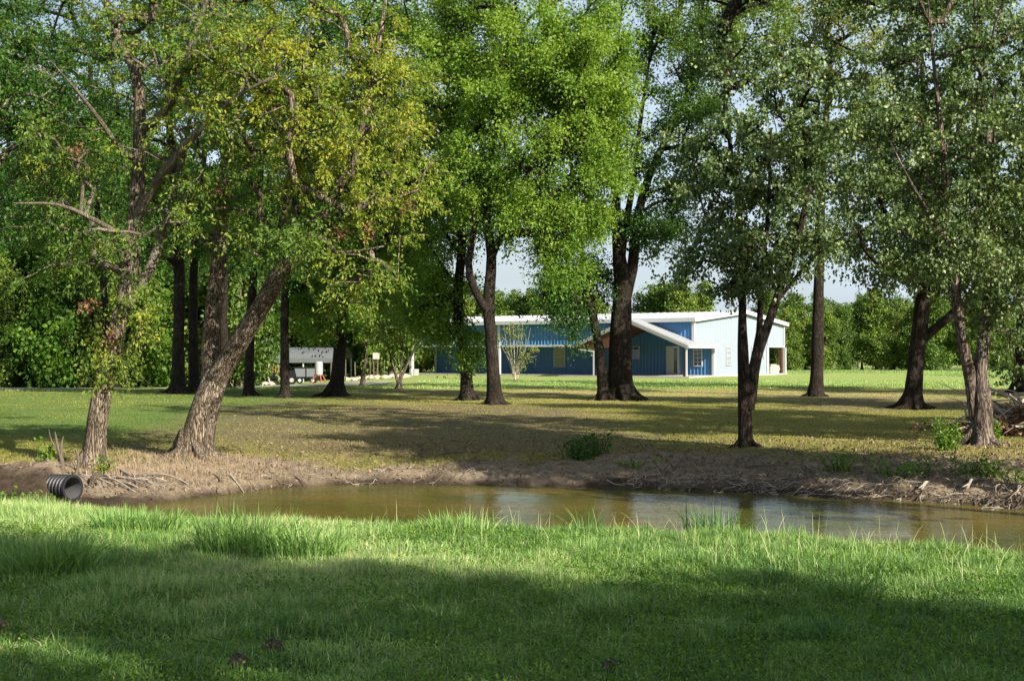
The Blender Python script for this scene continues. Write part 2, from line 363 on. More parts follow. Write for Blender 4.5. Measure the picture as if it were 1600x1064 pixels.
class Tubes:
    def __init__(s): s.V = []; s.L = []; s.T = []; s.n = 0; s.mi = 0; s.M = []
    def add(s, P, Rr, n=8, rough=0, rg=None):
        P = np.asarray(P, float); K = len(P)
        if K < 2: return
        d = np.gradient(P, axis=0); d = norm(d)
        ref = np.array((1., 0, 0)) if abs(d[0][0]) < .8 else np.array((0, 1., 0))
        x = norm(np.cross(d, ref)); y = np.cross(d, x)
        th = np.arange(n) * 2 * math.pi / n
        rr = np.asarray(Rr, float)[:, None] * np.ones(n)
        if rough:
            g_ = rg or rng; ph = g_.random() * 50
            s_ = np.concatenate(([0], np.cumsum(np.linalg.norm(np.diff(P, axis=0), axis=1))))
            A, B = np.meshgrid(th, s_)
            rr = rr * (1 + rough * (vnoise(np.cos(A) * 2.2 + ph, np.sin(A) * 2.2 + B * 1.3) + .6 * vnoise(np.cos(A) * 6 + ph, np.sin(A) * 6 + B * .9)))
        V = P[:, None, :] + rr[..., None] * (np.cos(th)[None, :, None] * x[:, None, :] + np.sin(th)[None, :, None] * y[:, None, :])
        i = s.n + np.arange(K * n).reshape(K, n); a = i[:-1]; c = i[1:]
        q = np.stack([a, np.roll(a, -1, 1), np.roll(c, -1, 1), c], -1).reshape(-1)
        s.V.append(V.reshape(-1, 3)); s.L.append(q); s.T.append(np.full((K - 1) * n, 4))
        s.L.append(i[-1]); s.T.append(np.array([n])); s.n += K * n; s.M.append(np.full((K - 1) * n + 1, s.mi, dtype=np.int32))
    def build(s, name, mat, parent=None, origin=None):
        o = raw(name, np.vstack(s.V), np.concatenate(s.L), np.concatenate(s.T), mat, parent, smooth=True, origin=origin)
        if isinstance(mat, list): o.data.polygons.foreach_set('material_index', np.concatenate(s.M)); o.data.update()
        return o

def leaf_cloud(Cn, out, twigs, Ln, per, size, rg, droop=.3, hang=.2, upb=.6, spread=.06, base=None, wide=.3, tube=None, outw=.5):
    N = len(Cn)
    T = N * twigs; c = np.repeat(Cn, twigs, 0); o = np.repeat(out, twigs, 0)
    d = norm(rg.normal(size=(T, 3)) * (1, 1, .7) + outw * 1.6 * o + (0, 0, .15))
    ln = (Ln * rg.uniform(.45, 1.15, T))[:, None]
    if tube is not None:
        for j in range(T):
            if rg.random() < tube[1]:
                s_ = np.array((0, .5, 1.))[:, None]
                P = c[j] + d[j] * ln[j] * s_ * 1.1 - np.array((0, 0, droop)) * ln[j] * s_ ** 2
                tube[0].add(P, [tube[2], tube[2] * .7, tube[2] * .3], 3)
    Mn = T * per
    s = rg.uniform(.1, 1, Mn)[:, None]; ci = np.repeat(c, per, 0); di = np.repeat(d, per, 0); li = np.repeat(ln, per, 0)
    p = ci + di * li * s - np.array((0, 0, droop)) * li * s ** 2 + rg.normal(size=(Mn, 3)) * spread
    a = norm(.5 * di + rg.normal(size=(Mn, 3)) * .6 + (0, 0, -hang))
    nrm = norm(rg.normal(size=(Mn, 3)) + (0, 0, upb) + .25 * np.array((SUN_H[0], SUN_H[1], 0)))
    sd_ = norm(np.cross(a, nrm)); up = np.cross(sd_, a)
    L = (size * rg.uniform(.6, 1.25, Mn))[:, None]; W = L * wide
    V = np.empty((Mn, 4, 3)); V[:, 0] = p; V[:, 1] = p + a * L * .42 + sd_ * W + up * L * .08
    V[:, 2] = p + a * L; V[:, 3] = p + a * L * .42 - sd_ * W + up * L * .08
    cb = rg.normal(size=N) * .13 if base is None else base + rg.normal(size=N) * .12
    t = np.repeat(cb, twigs * per) + rg.normal(size=Mn) * .15 + .42
    return V.reshape(-1, 3), np.clip(t, 0, 1)

def leaves_mesh(name, parts, mat, parent=None, origin=None):
    V = np.vstack([p[0] for p in parts]); t = np.concatenate([p[1] for p in parts])
    return raw(name, V, np.arange(len(V)), np.full(len(V) // 4, 4), mat, parent, tint=t, origin=origin)

def skeleton(stems, att, rg, step=.6, taper=.035, tip=.012, low=.5, rmax=.75):
    """stems: list of (P,R) smooth paths. Connects attractors. returns list of (P,R) branch polylines"""
    N = []; Rs = []
    for P, Rr in stems:
        for p, r in zip(P, Rr): N.append(p); Rs.append(r)
    N = list(N); par = [-1] * len(N); w = [0.0] * len(N); isst = [True] * len(N); paths = []
    SN = np.array(N)
    if len(att) == 0: return []
    dmin = np.array([np.min(np.linalg.norm(SN - a, axis=1)) for a in att])
    z0 = SN[:, 2].min(); minz = z0 + low
    for k in np.argsort(dmin):
        a = att[k]; A = np.array(N)
        dv = a - A; dist = np.linalg.norm(dv, axis=1)
        cost = dist + 1.2 * np.maximum(0, .25 * dist - dv[:, 2]) + np.where(A[:, 2] < minz, 50, 0)
        j = int(np.argmin(cost)); d = dist[j]
        K = max(2, int(d / step) + 1)
        p0 = A[j]; outd = norm(dv[j]); mid = p0 + dv[j] * .45 + np.array((0, 0, .10 * d)) * (1 if outd[2] > -.3 else .2) + rg.normal(size=3) * .07 * d
        ids = [j]; prev = j
        for t in (np.arange(K) + 1) / K:
            pt = (1 - t) ** 2 * p0 + 2 * t * (1 - t) * mid + t * t * a + (rg.normal(size=3) * .035 * min(d, 2) if t < 1 else 0)
            N.append(pt); par.append(prev); w.append(0); isst.append(False); Rs.append(0); prev = len(N) - 1; ids.append(prev)
        paths.append(ids)
        q_ = prev
        while q_ >= 0 and not isst[q_]: w[q_] += 1; q_ = par[q_]
    res = []
    for ids in paths:
        r = []
        for i in ids:
            r.append(None if isst[i] else tip + taper * (w[i] ** .5 - .6))
        j = ids[0]
        if isst[j]: r[0] = min(r[1] * 1.35, Rs[j] * rmax)
        else:
            r[0] = r[1] * 1.15
        P = np.array([N[i] for i in ids]); res.append((P, np.array(r)))
    return res

LEAFN = [0]
def tree(label, Yd, stems, blobs, leaf, bark='bark', cat='tree', group=None, name='tree', seed=1, twigs=7, per=14, ln=.7, size=.07,
         droop=.3, hang=.25, upb=.5, wide=.32, sides=16, rough=.25, taper=.03, tip=.01, tube=None, low=1.5, step=.6, spread=.06, extra=None, flare=1.5, shell=.5, limb=None, dens=1.0):
    rg = np.random.default_rng(seed)
    st = []
    b0 = stems[0][0]
    p = at(b0[0], b0[1], Yd + b0[2]); base = np.array((p[0], p[1], tz(p[0], p[1])))
    root = empty(name, base); tag(root, label, cat, group)
    tr = Tubes()
    for si, sm in enumerate(stems):
        P = []; Q = []
        for k, (px, py, dY, r) in enumerate(sm):
            pt = at(px, py, Yd + dY)
            if k == 0 and len(sm[0]) == 4 and si in GROUND.get(label, (0,)):
                gz = tz(pt[0], pt[1]); pt[2] = gz - .12
            P.append(pt); Q.append(r)
        Ps, Rr = smooth_path(P, Q, .25 if Yd < 35 else .5)
        if si in GROUND.get(label, (0,)):
            h = Ps[:, 2] - Ps[0, 2]; Rr = Rr * (1 + (flare - 1) * np.exp(-h / .35))
        if si in GROUND.get(label, (0,)):
            r0 = sm[0][3]; nr = 6 if r0 > .15 else 4; a0 = rg.random() * 6
            for k in range(nr):                      # buttress roots spreading into the turf
                a = a0 + k * 6.283 / nr + rg.normal() * .2; dv = np.array((math.cos(a), math.sin(a), 0)); Lr = r0 * rg.uniform(2.2, 3.8)
                RP = []
                for t_, hz in ((0, r0 * 1.6), (.35, r0 * .35), (.7, r0 * .06), (1.0, -r0 * .22)):
                    q3 = Ps[0] + dv * (r0 * .35 + (Lr - r0 * .35) * t_) + np.array((-dv[1], dv[0], 0)) * rg.normal() * .12 * r0 * t_ * 3
                    q3[2] = tz(q3[0], q3[1]) + hz; RP.append(q3)
                RPs, RR = smooth_path(RP, [r0 * .42, r0 * .30, r0 * .17, r0 * .07], .1); tr.mi = 0; tr.add(RPs, RR, 8, .3, rg)
        tr.mi = 1 if (limb and si not in GROUND.get(label, (0,)) and r < .05) else 0
        st.append((Ps, Rr)); tr.add(Ps, Rr, sides, rough, rg)
    tr.mi = 1
    A = []; Bb = []
    cxyz = np.mean([s_[0][-1] for s_ in st], axis=0)
    for bl in blobs:
        px, py, rx, ry, dY, rd, nn = bl[:7]; nn = max(2, int(nn * dens)); tb = bl[7] if len(bl) > 7 else 0
        c = at(px, py, Yd + dY); s_ = (Yd + dY) / F
        u = norm(rg.normal(size=(nn, 3))) * (rg.random(nn) ** (shell))[:, None]
        A.append(c + u * (rx * s_, rd, ry * s_)); Bb += [tb] * nn
    A = np.vstack(A); Bb = np.array(Bb, float)
    gz = terrain(A[:, 0], A[:, 1]); ok = A[:, 2] > gz + .6; A = A[ok]; Bb = Bb[ok]
    br = tr
    nb = 6 if Yd < 40 else 4
    for P, Rr in skeleton(st, A, rg, step, taper, tip, low): br.add(P, Rr, nb)
    out = norm(A - (A.mean(0) - (0, 0, 1.5)))
    parts = [leaf_cloud(A, out, twigs, ln, per, size, rg, droop, hang, upb, spread, Bb, wide, (br, *tube) if tube else None)]
    tr.build('trunk', [M[bark], M[limb or bark]], root, base)
    if extra: parts += extra(rg)
    LEAFN[0] += sum(len(p[1]) for p in parts)
    leaves_mesh('crown', parts, M[leaf], root, base)
    return root
GROUND = {}

# --- near left pair
L1 = 'leaning sunlit tree with ivy shoots on its trunk, beside the culvert pipe'
tree(L1, 23.8, [
    [(143, 735, 0, .22), (152, 655, 0, .185), (172, 560, 0, .165), (203, 430, .2, .145), (212, 330, .3, .135), (218, 210, .4, .12), (213, 120, .5, .09), (185, 60, .5, .06), (165, 0, .6, .045), (150, -90, .8, .02)],
    [(206, 355, .3, .10), (235, 300, 0, .095), (275, 245, -.6, .08), (322, 192, -1, .06), (372, 150, -1.4, .04), (430, 120, -1.8, .02)],
    [(219, 205, .4, .09), (262, 168, 0, .085), (288, 112, -.3, .075), (305, 52, -.5, .055), (330, -20, -.7, .03)],
    [(290, 116, -.3, .055), (330, 92, -.6, .05), (395, 72, -1, .04), (440, 30, -1.2, .02)],
    [(196, 480, .2, .11), (235, 420, .8, .10), (262, 330, 1.2, .085), (285, 250, 1.6, .06), (300, 170, 2, .03)],
    [(215, 250, .4, .06), (190, 235, 0, .05), (150, 180, -.5, .04), (110, 130, -1, .02)],
    [(212, 380, .3, .07), (150, 345, -.5, .045), (90, 320, -1, .03), (20, 318, -1.4, .015)]],
    [(200, 40, 190, 120, .8, 2.2, 56, .05), (90, 250, 130, 110, 0, 2.2, 34, -.05), (330, 100, 150, 120, -.5, 2.0, 58, .08), (120, 380, 130, 80, .4, 2, 26, -.15),
     (200, 430, 40, 70, 0, .5, 5, .0), (170, 560, 22, 60, -.1, .35, 9, .12), (275, 330, 60, 90, 0, 1.2, 10, -.05), (180, -180, 280, 160, .5, 3.2, 70, .1), (180, -420, 240, 130, .5, 3, 40, .1), (225, 480, 30, 60, -.2, .6, 5, .1)],
    'leaf_yellow', 'bark', seed=11, twigs=9, per=17, ln=.6, size=.08, wide=.24, spread=.03, limb='bark_pale', dens=.9, hang=.5, sides=22, taper=.016, tip=.006, tube=(.5, .005), low=.8, flare=1.35)
L2 = 'thick forked tree whose right limb leans over the pond bank'
tree(L2, 25, [
    [(298, 722, 0, 0.333), (312, 660, 0, 0.279), (330, 610, 0, 0.27), (345, 570, 0, 0.234)],
    [(332, 600, 0, 0.198), (330, 520, .2, 0.167), (340, 430, .4, 0.149), (347, 350, .6, 0.14), (356, 300, .8, 0.117), (350, 220, 1, 0.09), (335, 120, 1.2, 0.072), (330, 0, 1.5, 0.045), (320, -120, 1.6, 0.018)],
    [(338, 590, -.1, 0.207), (370, 540, -.3, 0.203), (405, 485, -.6, 0.18), (440, 425, -1, 0.167), (470, 380, -1.3, 0.135), (520, 310, -1.6, 0.108), (560, 230, -1.8, 0.09), (580, 130, -1.8, 0.063), (600, 20, -1.6, 0.036), (610, -100, -1.5, 0.018)],
    [(400, 492, -.6, 0.126), (425, 445, -.4, 0.117), (438, 385, 0, 0.108), (450, 300, .4, 0.09), (470, 200, .6, 0.063), (480, 80, .6, 0.036), (490, -60, .4, 0.018)],
    [(345, 400, .5, 0.09), (315, 370, .7, 0.081), (290, 330, 1, 0.054), (260, 280, 1.4, 0.036)],
    [(440, 425, -1, 0.045), (475, 390, -1.4, 0.045), (540, 395, -2, 0.032), (600, 385, -2.4, 0.013)]],
    [(470, 140, 170, 130, -1, 2.6, 115, .27), (560, 250, 120, 110, -1.4, 2.0, 62, .28), (390, 240, 130, 110, -.6, 2, 36, -.05), (500, 370, 130, 60, -1.6, 1.6, 34, .0),
     (600, 130, 90, 110, -1, 1.8, 38, .2), (440, -110, 280, 130, 0, 3.2, 85, .2), (440, -330, 260, 140, 0, 3.2, 70, .2), (330, 330, 110, 60, .5, 1.5, 16, -.1), (560, 440, 70, 40, -2, 1, 12, .05)],
    'leaf_yellow', 'bark', seed=23, twigs=9, per=18, ln=.6, size=.08, wide=.24, spread=.03, dens=1.0, hang=.5, sides=24, taper=.017, tip=.006, tube=(.35, .005), low=2.2, flare=1.3)

def dead_clusters(root, pts, Yd, label):
    rg = np.random.default_rng(77); A = np.array([at(px, py, Yd + dY) for px, py, dY in pts])
    leaves_mesh('dead_leaves', [leaf_cloud(A, norm(A - A.mean(0)), 5, .22, 9, .09, rg, .4, .5, .3, .04, None, .3)], M['leaf_red'], root, np.array(root.location))
T2R = [o for o in C.objects if o.get('label') == L2][0]
dead_clusters(T2R, [(576, 358, -1.8), (472, 385, -1.8), (440, 172, -1.6), (470, 188, -1.7), (525, 360, -2), (635, 320, -2), (300, 305, .2)], 25, '')
T1R = [o for o in C.objects if o.get('label') == L1][0]
dead_clusters(T1R, [(290, 315, .6), (288, 280, .6), (345, 295, 0), (213, 75, .2), (140, 470, -.4), (175, 520, -.3), (125, 235, -.6)], 23.8, '')
# --- near right pair
L13 = 'slim dark tree splitting into three stems at the edge of the bare bank'
GROUND[L13] = (0,)
tree(L13, 28, [
    [(1165, 690, 0, 0.164), (1163, 600, 0, 0.133), (1160, 520, 0, 0.094), (1160, 440, .2, 0.078), (1155, 330, .4, 0.062), (1140, 220, .5, 0.047), (1130, 120, .5, 0.023)],
    [(1172, 640, -.05, 0.109), (1176, 570, 0, 0.078), (1186, 520, 0, 0.07), (1190, 440, -.2, 0.055), (1200, 330, -.4, 0.039), (1205, 200, -.5, 0.023)],
    [(1172, 630, .1, 0.117), (1183, 560, .1, 0.098), (1206, 490, .1, 0.094), (1226, 430, 0, 0.078), (1250, 360, -.2, 0.062), (1265, 280, -.3, 0.047), (1280, 160, -.3, 0.023)],
    [(1215, 470, .1, 0.047), (1255, 420, -.2, 0.035), (1300, 380, -.6, 0.023), (1340, 360, -1, 0.009)],
    [(1157, 430, .2, 0.039), (1130, 380, .2, 0.035), (1100, 330, .1, 0.023), (1085, 260, 0, 0.012)]],
    [(1150, 260, 130, 120, 0, 2.1, 105, 0), (1120, 390, 105, 65, 0, 1.6, 50, 0), (1240, 230, 105, 120, 0, 2, 75, 0), (1210, 100, 140, 90, 0, 2, 62, .02), (1230, 370, 85, 60, 0, 1.4, 34, 0), (1170, 430, 75, 40, -.3, 1, 22, 0), (1200, -60, 150, 100, 0, 2.2, 50, .0), (1190, -250, 150, 130, 0, 2.3, 75, 0)],
    'leaf_dark', 'bark_dark', seed=31, twigs=7, per=16, dens=.88, ln=.5, size=.085, hang=.9, upb=.05, wide=.42, sides=18, taper=.014, tip=.006, low=2.6, flare=1.2)
L16 = 'grey twin-stemmed tree with a peeling hollow at its foot, by the brush pile'
tree(L16, 28.2, [
    [(1532, 694, 0, 0.258), (1534, 640, 0, 0.198), (1530, 590, 0, 0.146), (1537, 530, 0, 0.12), (1545, 450, .2, 0.103), (1550, 340, .3, 0.086), (1545, 230, .4, 0.069), (1530, 100, .5, 0.043), (1520, -40, .6, 0.017)],
    [(1524, 650, .05, 0.146), (1516, 590, 0, 0.129), (1502, 520, -.1, 0.112), (1492, 440, -.2, 0.095), (1486, 350, -.3, 0.082), (1475, 250, -.4, 0.069), (1462, 130, -.5, 0.043), (1450, 0, -.6, 0.017)],
    [(1543, 690, .1, 0.103), (1545, 640, .05, 0.086), (1538, 590, 0, 0.086)],
    [(1488, 390, -.3, 0.052), (1455, 340, -.8, 0.043), (1420, 280, -1.2, 0.026), (1390, 220, -1.4, 0.013)]],
    [(1520, 300, 110, 130, 0, 2, 88, 0), (1470, 160, 120, 120, 0, 2, 75, .0), (1590, 200, 90, 160, 0, 2, 55, 0), (1560, 450, 65, 90, -.2, 1.1, 46, .05), (1500, 10, 160, 110, 0, 2.4, 62, 0), (1460, 370, 85, 70, -.3, 1.2, 46, .02), (1590, 560, 22, 35, 0, .5, 3, 0), (1520, -130, 170, 90, 0, 2.4, 40, 0), (1500, -320, 160, 130, 0, 2.4, 65, 0)],
    'leaf_dark', 'bark_grey', seed=37, twigs=7, per=16, dens=.88, ln=.5, size=.085, hang=.9, upb=.05, wide=.42, sides=20, taper=.014, tip=.006, low=2.6, flare=1.15)

# --- mid-distance trees
KW = dict(size=.118, ln=1.0, twigs=10, per=25, dens=1.5, droop=.25, sides=14, taper=.022, tip=.012, low=4, step=1.0, spread=.12, rough=.2)
def mid(label, Yd, stems, blobs, leaf, bark, seed, **k):
    kw = dict(KW); kw.update(k)
    return tree(label, Yd, stems, blobs, leaf, bark, seed=seed, **kw)
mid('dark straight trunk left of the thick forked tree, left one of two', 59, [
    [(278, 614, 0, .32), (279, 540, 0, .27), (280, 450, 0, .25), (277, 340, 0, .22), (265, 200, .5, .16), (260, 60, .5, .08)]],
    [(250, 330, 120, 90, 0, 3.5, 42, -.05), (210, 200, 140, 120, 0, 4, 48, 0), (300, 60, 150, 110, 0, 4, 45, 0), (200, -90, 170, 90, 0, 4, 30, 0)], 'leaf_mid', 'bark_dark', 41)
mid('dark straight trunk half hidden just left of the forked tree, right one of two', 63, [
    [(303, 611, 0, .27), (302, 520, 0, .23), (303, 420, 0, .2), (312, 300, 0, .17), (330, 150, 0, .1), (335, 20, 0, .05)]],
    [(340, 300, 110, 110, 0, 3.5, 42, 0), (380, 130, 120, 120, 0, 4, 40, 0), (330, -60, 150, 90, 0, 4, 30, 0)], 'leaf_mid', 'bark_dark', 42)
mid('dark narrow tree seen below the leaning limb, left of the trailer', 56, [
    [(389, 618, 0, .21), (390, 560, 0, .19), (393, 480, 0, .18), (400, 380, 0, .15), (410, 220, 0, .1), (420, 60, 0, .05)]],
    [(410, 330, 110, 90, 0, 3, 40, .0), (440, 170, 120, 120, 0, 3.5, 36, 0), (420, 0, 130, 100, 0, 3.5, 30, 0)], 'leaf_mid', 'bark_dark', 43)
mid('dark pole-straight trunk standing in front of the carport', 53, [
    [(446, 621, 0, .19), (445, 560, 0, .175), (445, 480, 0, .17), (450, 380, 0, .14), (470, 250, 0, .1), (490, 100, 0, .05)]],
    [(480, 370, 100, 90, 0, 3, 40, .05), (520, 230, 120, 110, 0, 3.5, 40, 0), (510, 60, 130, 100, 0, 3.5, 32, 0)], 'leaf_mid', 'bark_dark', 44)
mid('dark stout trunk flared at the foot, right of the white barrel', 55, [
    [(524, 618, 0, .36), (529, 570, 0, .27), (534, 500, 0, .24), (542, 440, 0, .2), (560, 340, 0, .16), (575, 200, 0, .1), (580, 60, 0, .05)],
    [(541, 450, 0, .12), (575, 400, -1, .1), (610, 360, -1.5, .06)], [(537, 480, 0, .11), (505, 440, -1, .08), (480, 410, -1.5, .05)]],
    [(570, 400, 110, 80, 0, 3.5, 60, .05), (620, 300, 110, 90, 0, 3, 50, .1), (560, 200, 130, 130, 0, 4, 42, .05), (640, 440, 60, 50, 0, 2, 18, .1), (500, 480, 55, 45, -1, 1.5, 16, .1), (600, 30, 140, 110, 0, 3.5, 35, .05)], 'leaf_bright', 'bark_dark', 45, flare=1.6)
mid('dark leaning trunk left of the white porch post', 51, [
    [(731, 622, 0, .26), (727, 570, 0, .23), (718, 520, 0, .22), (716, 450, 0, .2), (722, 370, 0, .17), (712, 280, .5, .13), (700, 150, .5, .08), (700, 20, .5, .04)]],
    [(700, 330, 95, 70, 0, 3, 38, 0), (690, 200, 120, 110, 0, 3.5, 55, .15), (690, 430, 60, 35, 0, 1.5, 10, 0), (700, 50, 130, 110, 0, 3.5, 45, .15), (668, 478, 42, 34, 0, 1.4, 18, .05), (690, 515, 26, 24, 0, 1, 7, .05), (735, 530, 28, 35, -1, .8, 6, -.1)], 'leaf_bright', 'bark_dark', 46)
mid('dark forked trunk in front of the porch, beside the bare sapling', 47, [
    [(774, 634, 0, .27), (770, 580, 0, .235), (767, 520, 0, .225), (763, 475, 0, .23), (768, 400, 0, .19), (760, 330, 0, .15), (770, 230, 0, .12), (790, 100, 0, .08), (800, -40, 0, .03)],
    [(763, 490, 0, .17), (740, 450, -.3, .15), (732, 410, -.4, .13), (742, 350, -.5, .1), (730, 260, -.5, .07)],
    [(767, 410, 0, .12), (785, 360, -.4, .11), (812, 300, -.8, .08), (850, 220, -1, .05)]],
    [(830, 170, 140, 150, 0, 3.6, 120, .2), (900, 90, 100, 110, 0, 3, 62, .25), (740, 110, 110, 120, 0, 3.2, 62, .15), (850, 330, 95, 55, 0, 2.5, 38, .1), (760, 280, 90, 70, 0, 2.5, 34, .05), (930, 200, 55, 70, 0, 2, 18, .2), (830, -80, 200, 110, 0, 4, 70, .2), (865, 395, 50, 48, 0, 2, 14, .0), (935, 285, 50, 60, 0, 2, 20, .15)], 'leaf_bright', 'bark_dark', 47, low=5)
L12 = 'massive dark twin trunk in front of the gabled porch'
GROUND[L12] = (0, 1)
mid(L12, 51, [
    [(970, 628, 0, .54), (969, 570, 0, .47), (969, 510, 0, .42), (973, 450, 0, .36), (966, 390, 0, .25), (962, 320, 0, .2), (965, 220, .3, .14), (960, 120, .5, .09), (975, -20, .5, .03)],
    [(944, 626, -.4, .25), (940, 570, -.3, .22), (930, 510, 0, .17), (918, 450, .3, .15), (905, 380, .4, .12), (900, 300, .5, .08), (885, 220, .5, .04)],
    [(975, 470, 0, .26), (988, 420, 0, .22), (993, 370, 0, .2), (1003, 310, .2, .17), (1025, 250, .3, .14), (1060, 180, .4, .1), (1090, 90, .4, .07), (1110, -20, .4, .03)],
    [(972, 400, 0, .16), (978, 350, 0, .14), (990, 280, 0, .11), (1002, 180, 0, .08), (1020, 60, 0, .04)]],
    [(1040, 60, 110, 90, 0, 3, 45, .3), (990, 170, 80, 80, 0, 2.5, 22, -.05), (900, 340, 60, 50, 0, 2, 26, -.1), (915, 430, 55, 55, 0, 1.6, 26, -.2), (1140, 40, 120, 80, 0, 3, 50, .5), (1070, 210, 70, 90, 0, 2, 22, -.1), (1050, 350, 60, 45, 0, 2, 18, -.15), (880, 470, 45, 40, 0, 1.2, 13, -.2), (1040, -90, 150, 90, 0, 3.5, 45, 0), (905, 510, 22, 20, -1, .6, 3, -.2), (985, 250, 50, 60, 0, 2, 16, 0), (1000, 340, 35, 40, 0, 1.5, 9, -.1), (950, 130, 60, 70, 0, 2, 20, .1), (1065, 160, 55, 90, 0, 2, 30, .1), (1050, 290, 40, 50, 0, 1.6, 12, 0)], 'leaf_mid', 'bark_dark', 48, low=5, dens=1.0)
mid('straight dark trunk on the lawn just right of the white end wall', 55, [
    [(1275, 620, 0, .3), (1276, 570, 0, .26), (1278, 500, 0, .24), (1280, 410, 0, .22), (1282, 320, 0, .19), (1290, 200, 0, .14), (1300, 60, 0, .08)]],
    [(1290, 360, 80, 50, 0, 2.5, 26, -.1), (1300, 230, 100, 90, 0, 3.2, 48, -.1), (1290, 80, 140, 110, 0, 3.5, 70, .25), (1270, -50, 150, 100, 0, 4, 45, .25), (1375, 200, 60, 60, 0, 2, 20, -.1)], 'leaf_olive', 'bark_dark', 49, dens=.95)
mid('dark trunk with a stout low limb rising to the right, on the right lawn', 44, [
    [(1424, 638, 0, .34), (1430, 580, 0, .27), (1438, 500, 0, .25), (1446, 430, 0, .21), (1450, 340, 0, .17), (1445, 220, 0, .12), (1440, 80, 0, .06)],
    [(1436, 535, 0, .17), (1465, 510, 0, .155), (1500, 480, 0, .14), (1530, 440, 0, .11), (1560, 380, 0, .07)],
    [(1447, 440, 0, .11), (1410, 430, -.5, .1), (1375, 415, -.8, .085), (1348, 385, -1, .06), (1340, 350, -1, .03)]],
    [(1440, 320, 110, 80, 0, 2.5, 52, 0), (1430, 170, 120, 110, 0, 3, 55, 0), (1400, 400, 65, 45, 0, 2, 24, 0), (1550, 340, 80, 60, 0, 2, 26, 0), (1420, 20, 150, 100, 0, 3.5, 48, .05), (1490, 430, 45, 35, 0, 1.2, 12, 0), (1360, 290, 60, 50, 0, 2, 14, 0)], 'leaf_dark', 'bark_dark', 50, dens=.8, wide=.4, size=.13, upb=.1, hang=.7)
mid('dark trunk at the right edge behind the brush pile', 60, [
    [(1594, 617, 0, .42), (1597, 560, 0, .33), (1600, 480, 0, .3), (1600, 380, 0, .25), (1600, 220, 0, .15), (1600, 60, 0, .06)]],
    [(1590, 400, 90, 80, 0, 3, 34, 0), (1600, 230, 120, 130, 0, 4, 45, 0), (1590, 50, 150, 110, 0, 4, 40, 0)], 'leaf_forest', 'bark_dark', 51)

mid('dark trunk hidden behind the leaning ivy-shoot tree, seen through its crown', 70, [
    [(160, 600, 0, .25), (165, 500, 0, .2), (150, 300, 0, .16), (140, 100, 0, .1)]],
    [(110, 280, 130, 110, 0, 4, 45, -.1), (120, 100, 150, 120, 0, 4, 50, 0), (60, -40, 170, 90, 0, 4, 30, 0)], 'leaf_mid', 'bark_dark', 52)
mid('trunk at the far left edge behind the leaning tree', 66, [
    [(-50, 600, 0, .25), (-50, 400, 0, .2), (-30, 200, 0, .14), (-10, 60, 0, .08)]],
    [(0, 330, 120, 90, 0, 4, 42, -.1), (20, 190, 130, 110, 0, 4, 45, -.1), (0, 20, 150, 100, 0, 4, 35, 0)], 'leaf_mid', 'bark_dark', 53)
mid('trunk hidden behind the thick forked tree, only its crown showing', 74, [
    [(352, 600, 0, .25), (350, 480, 0, .2), (360, 300, 0, .16), (380, 100, 0, .1)]],
    [(330, 380, 100, 60, 0, 3.5, 34, -.1), (470, 300, 110, 90, 0, 3.5, 36, -.1), (400, 180, 130, 110, 0, 4, 40, 0), (250, 120, 110, 110, 0, 4, 34, 0)], 'leaf_mid', 'bark_dark', 54)
# tall dense tree just outside the left edge, its crown reaching in
tree('dense dark green crown hanging in at the upper left corner', 24, [
    [(-130, 740, 0, .3), (-125, 600, 0, .26), (-110, 400, 0, .22), (-80, 250, 0, .17), (-50, 100, 0, .1), (-40, -60, 0, .05)]],
    [(25, 150, 115, 130, 0, 1.9, 120, -.05), (-110, 150, 160, 200, 0, 2.4, 60, 0), (10, -40, 130, 100, 0, 2, 50, 0), (-20, 330, 80, 60, 0, 1.5, 14, -.1)], 'leaf_mid', 'bark', seed=61, twigs=8, per=16, ln=.55, size=.075, taper=.016, tip=.006, low=2)
print('near leaves', LEAFN[0])

# --- unseen neighbours that throw the long shadows over the meadow and the bank
def generic_tree(name, label, pos, H, cr, leaf, bark, seed, nc=90, size=.3, twigs=8, per=12, ln=1.2, trunk_r=.25, zlow=.3, lean=.3, squash=.5, cat='tree', group=None, tints=0.0):
    rg = np.random.default_rng(seed)
    x, y = pos; z = tz(x, y); root = empty(name, (x, y, z)); tag(root, label, cat, group)
    lx, ly = rg.normal(size=2) * lean
    P = [(0, 0, -.15), (lx * .3, ly * .3, H * .25), (lx * .8, ly * .8, H * .5), (lx, ly, H * .8)]
    Ps, Rr = smooth_path(P, [trunk_r, trunk_r * .8, trunk_r * .55, trunk_r * .2], .6)
    Rr = Rr * (1 + .4 * np.exp(-Ps[:, 2] / .4))
    tr = Tubes(); tr.add(Ps, Rr, 10, .2, rg)
    A = []
    nb = 7
    for k in range(nb):
        a = rg.random() * 6.28; rr = cr * rg.uniform(.25, .65); h = H * (zlow + (1 - zlow) * (k + .5) / nb)
        env = cr * math.sin(math.pi * min(1, .15 + .85 * (h / H - zlow) / (1 - zlow) * .92 + .04)) ** .5
        c = np.array((math.cos(a) * rr * .6, math.sin(a) * rr * .6, h))
        u = norm(rg.normal(size=(nc // nb, 3))) * (rg.random(nc // nb) ** .4)[:, None]
        A.append(c + u * (env * .75, env * .75, H * (1 - zlow) / nb * 1.3))
    A = np.vstack(A); A = A[A[:, 2] > .3]
    for Pb, Rb in skeleton([(Ps, Rr)], A, rg, 1.2, .03, .015, H * zlow * .4): tr.add(Pb, Rb, 4)
    tr.build('trunk', M[bark], root)
    out = norm(A - A.mean(0))
    V, t = leaf_cloud(A, out, twigs, ln, per, size, rg, .2, .3, .5, size * .8, np.full(len(A), tints), .36)
    leaves_mesh('crown', [(V, t)], M[leaf], root)
    return root
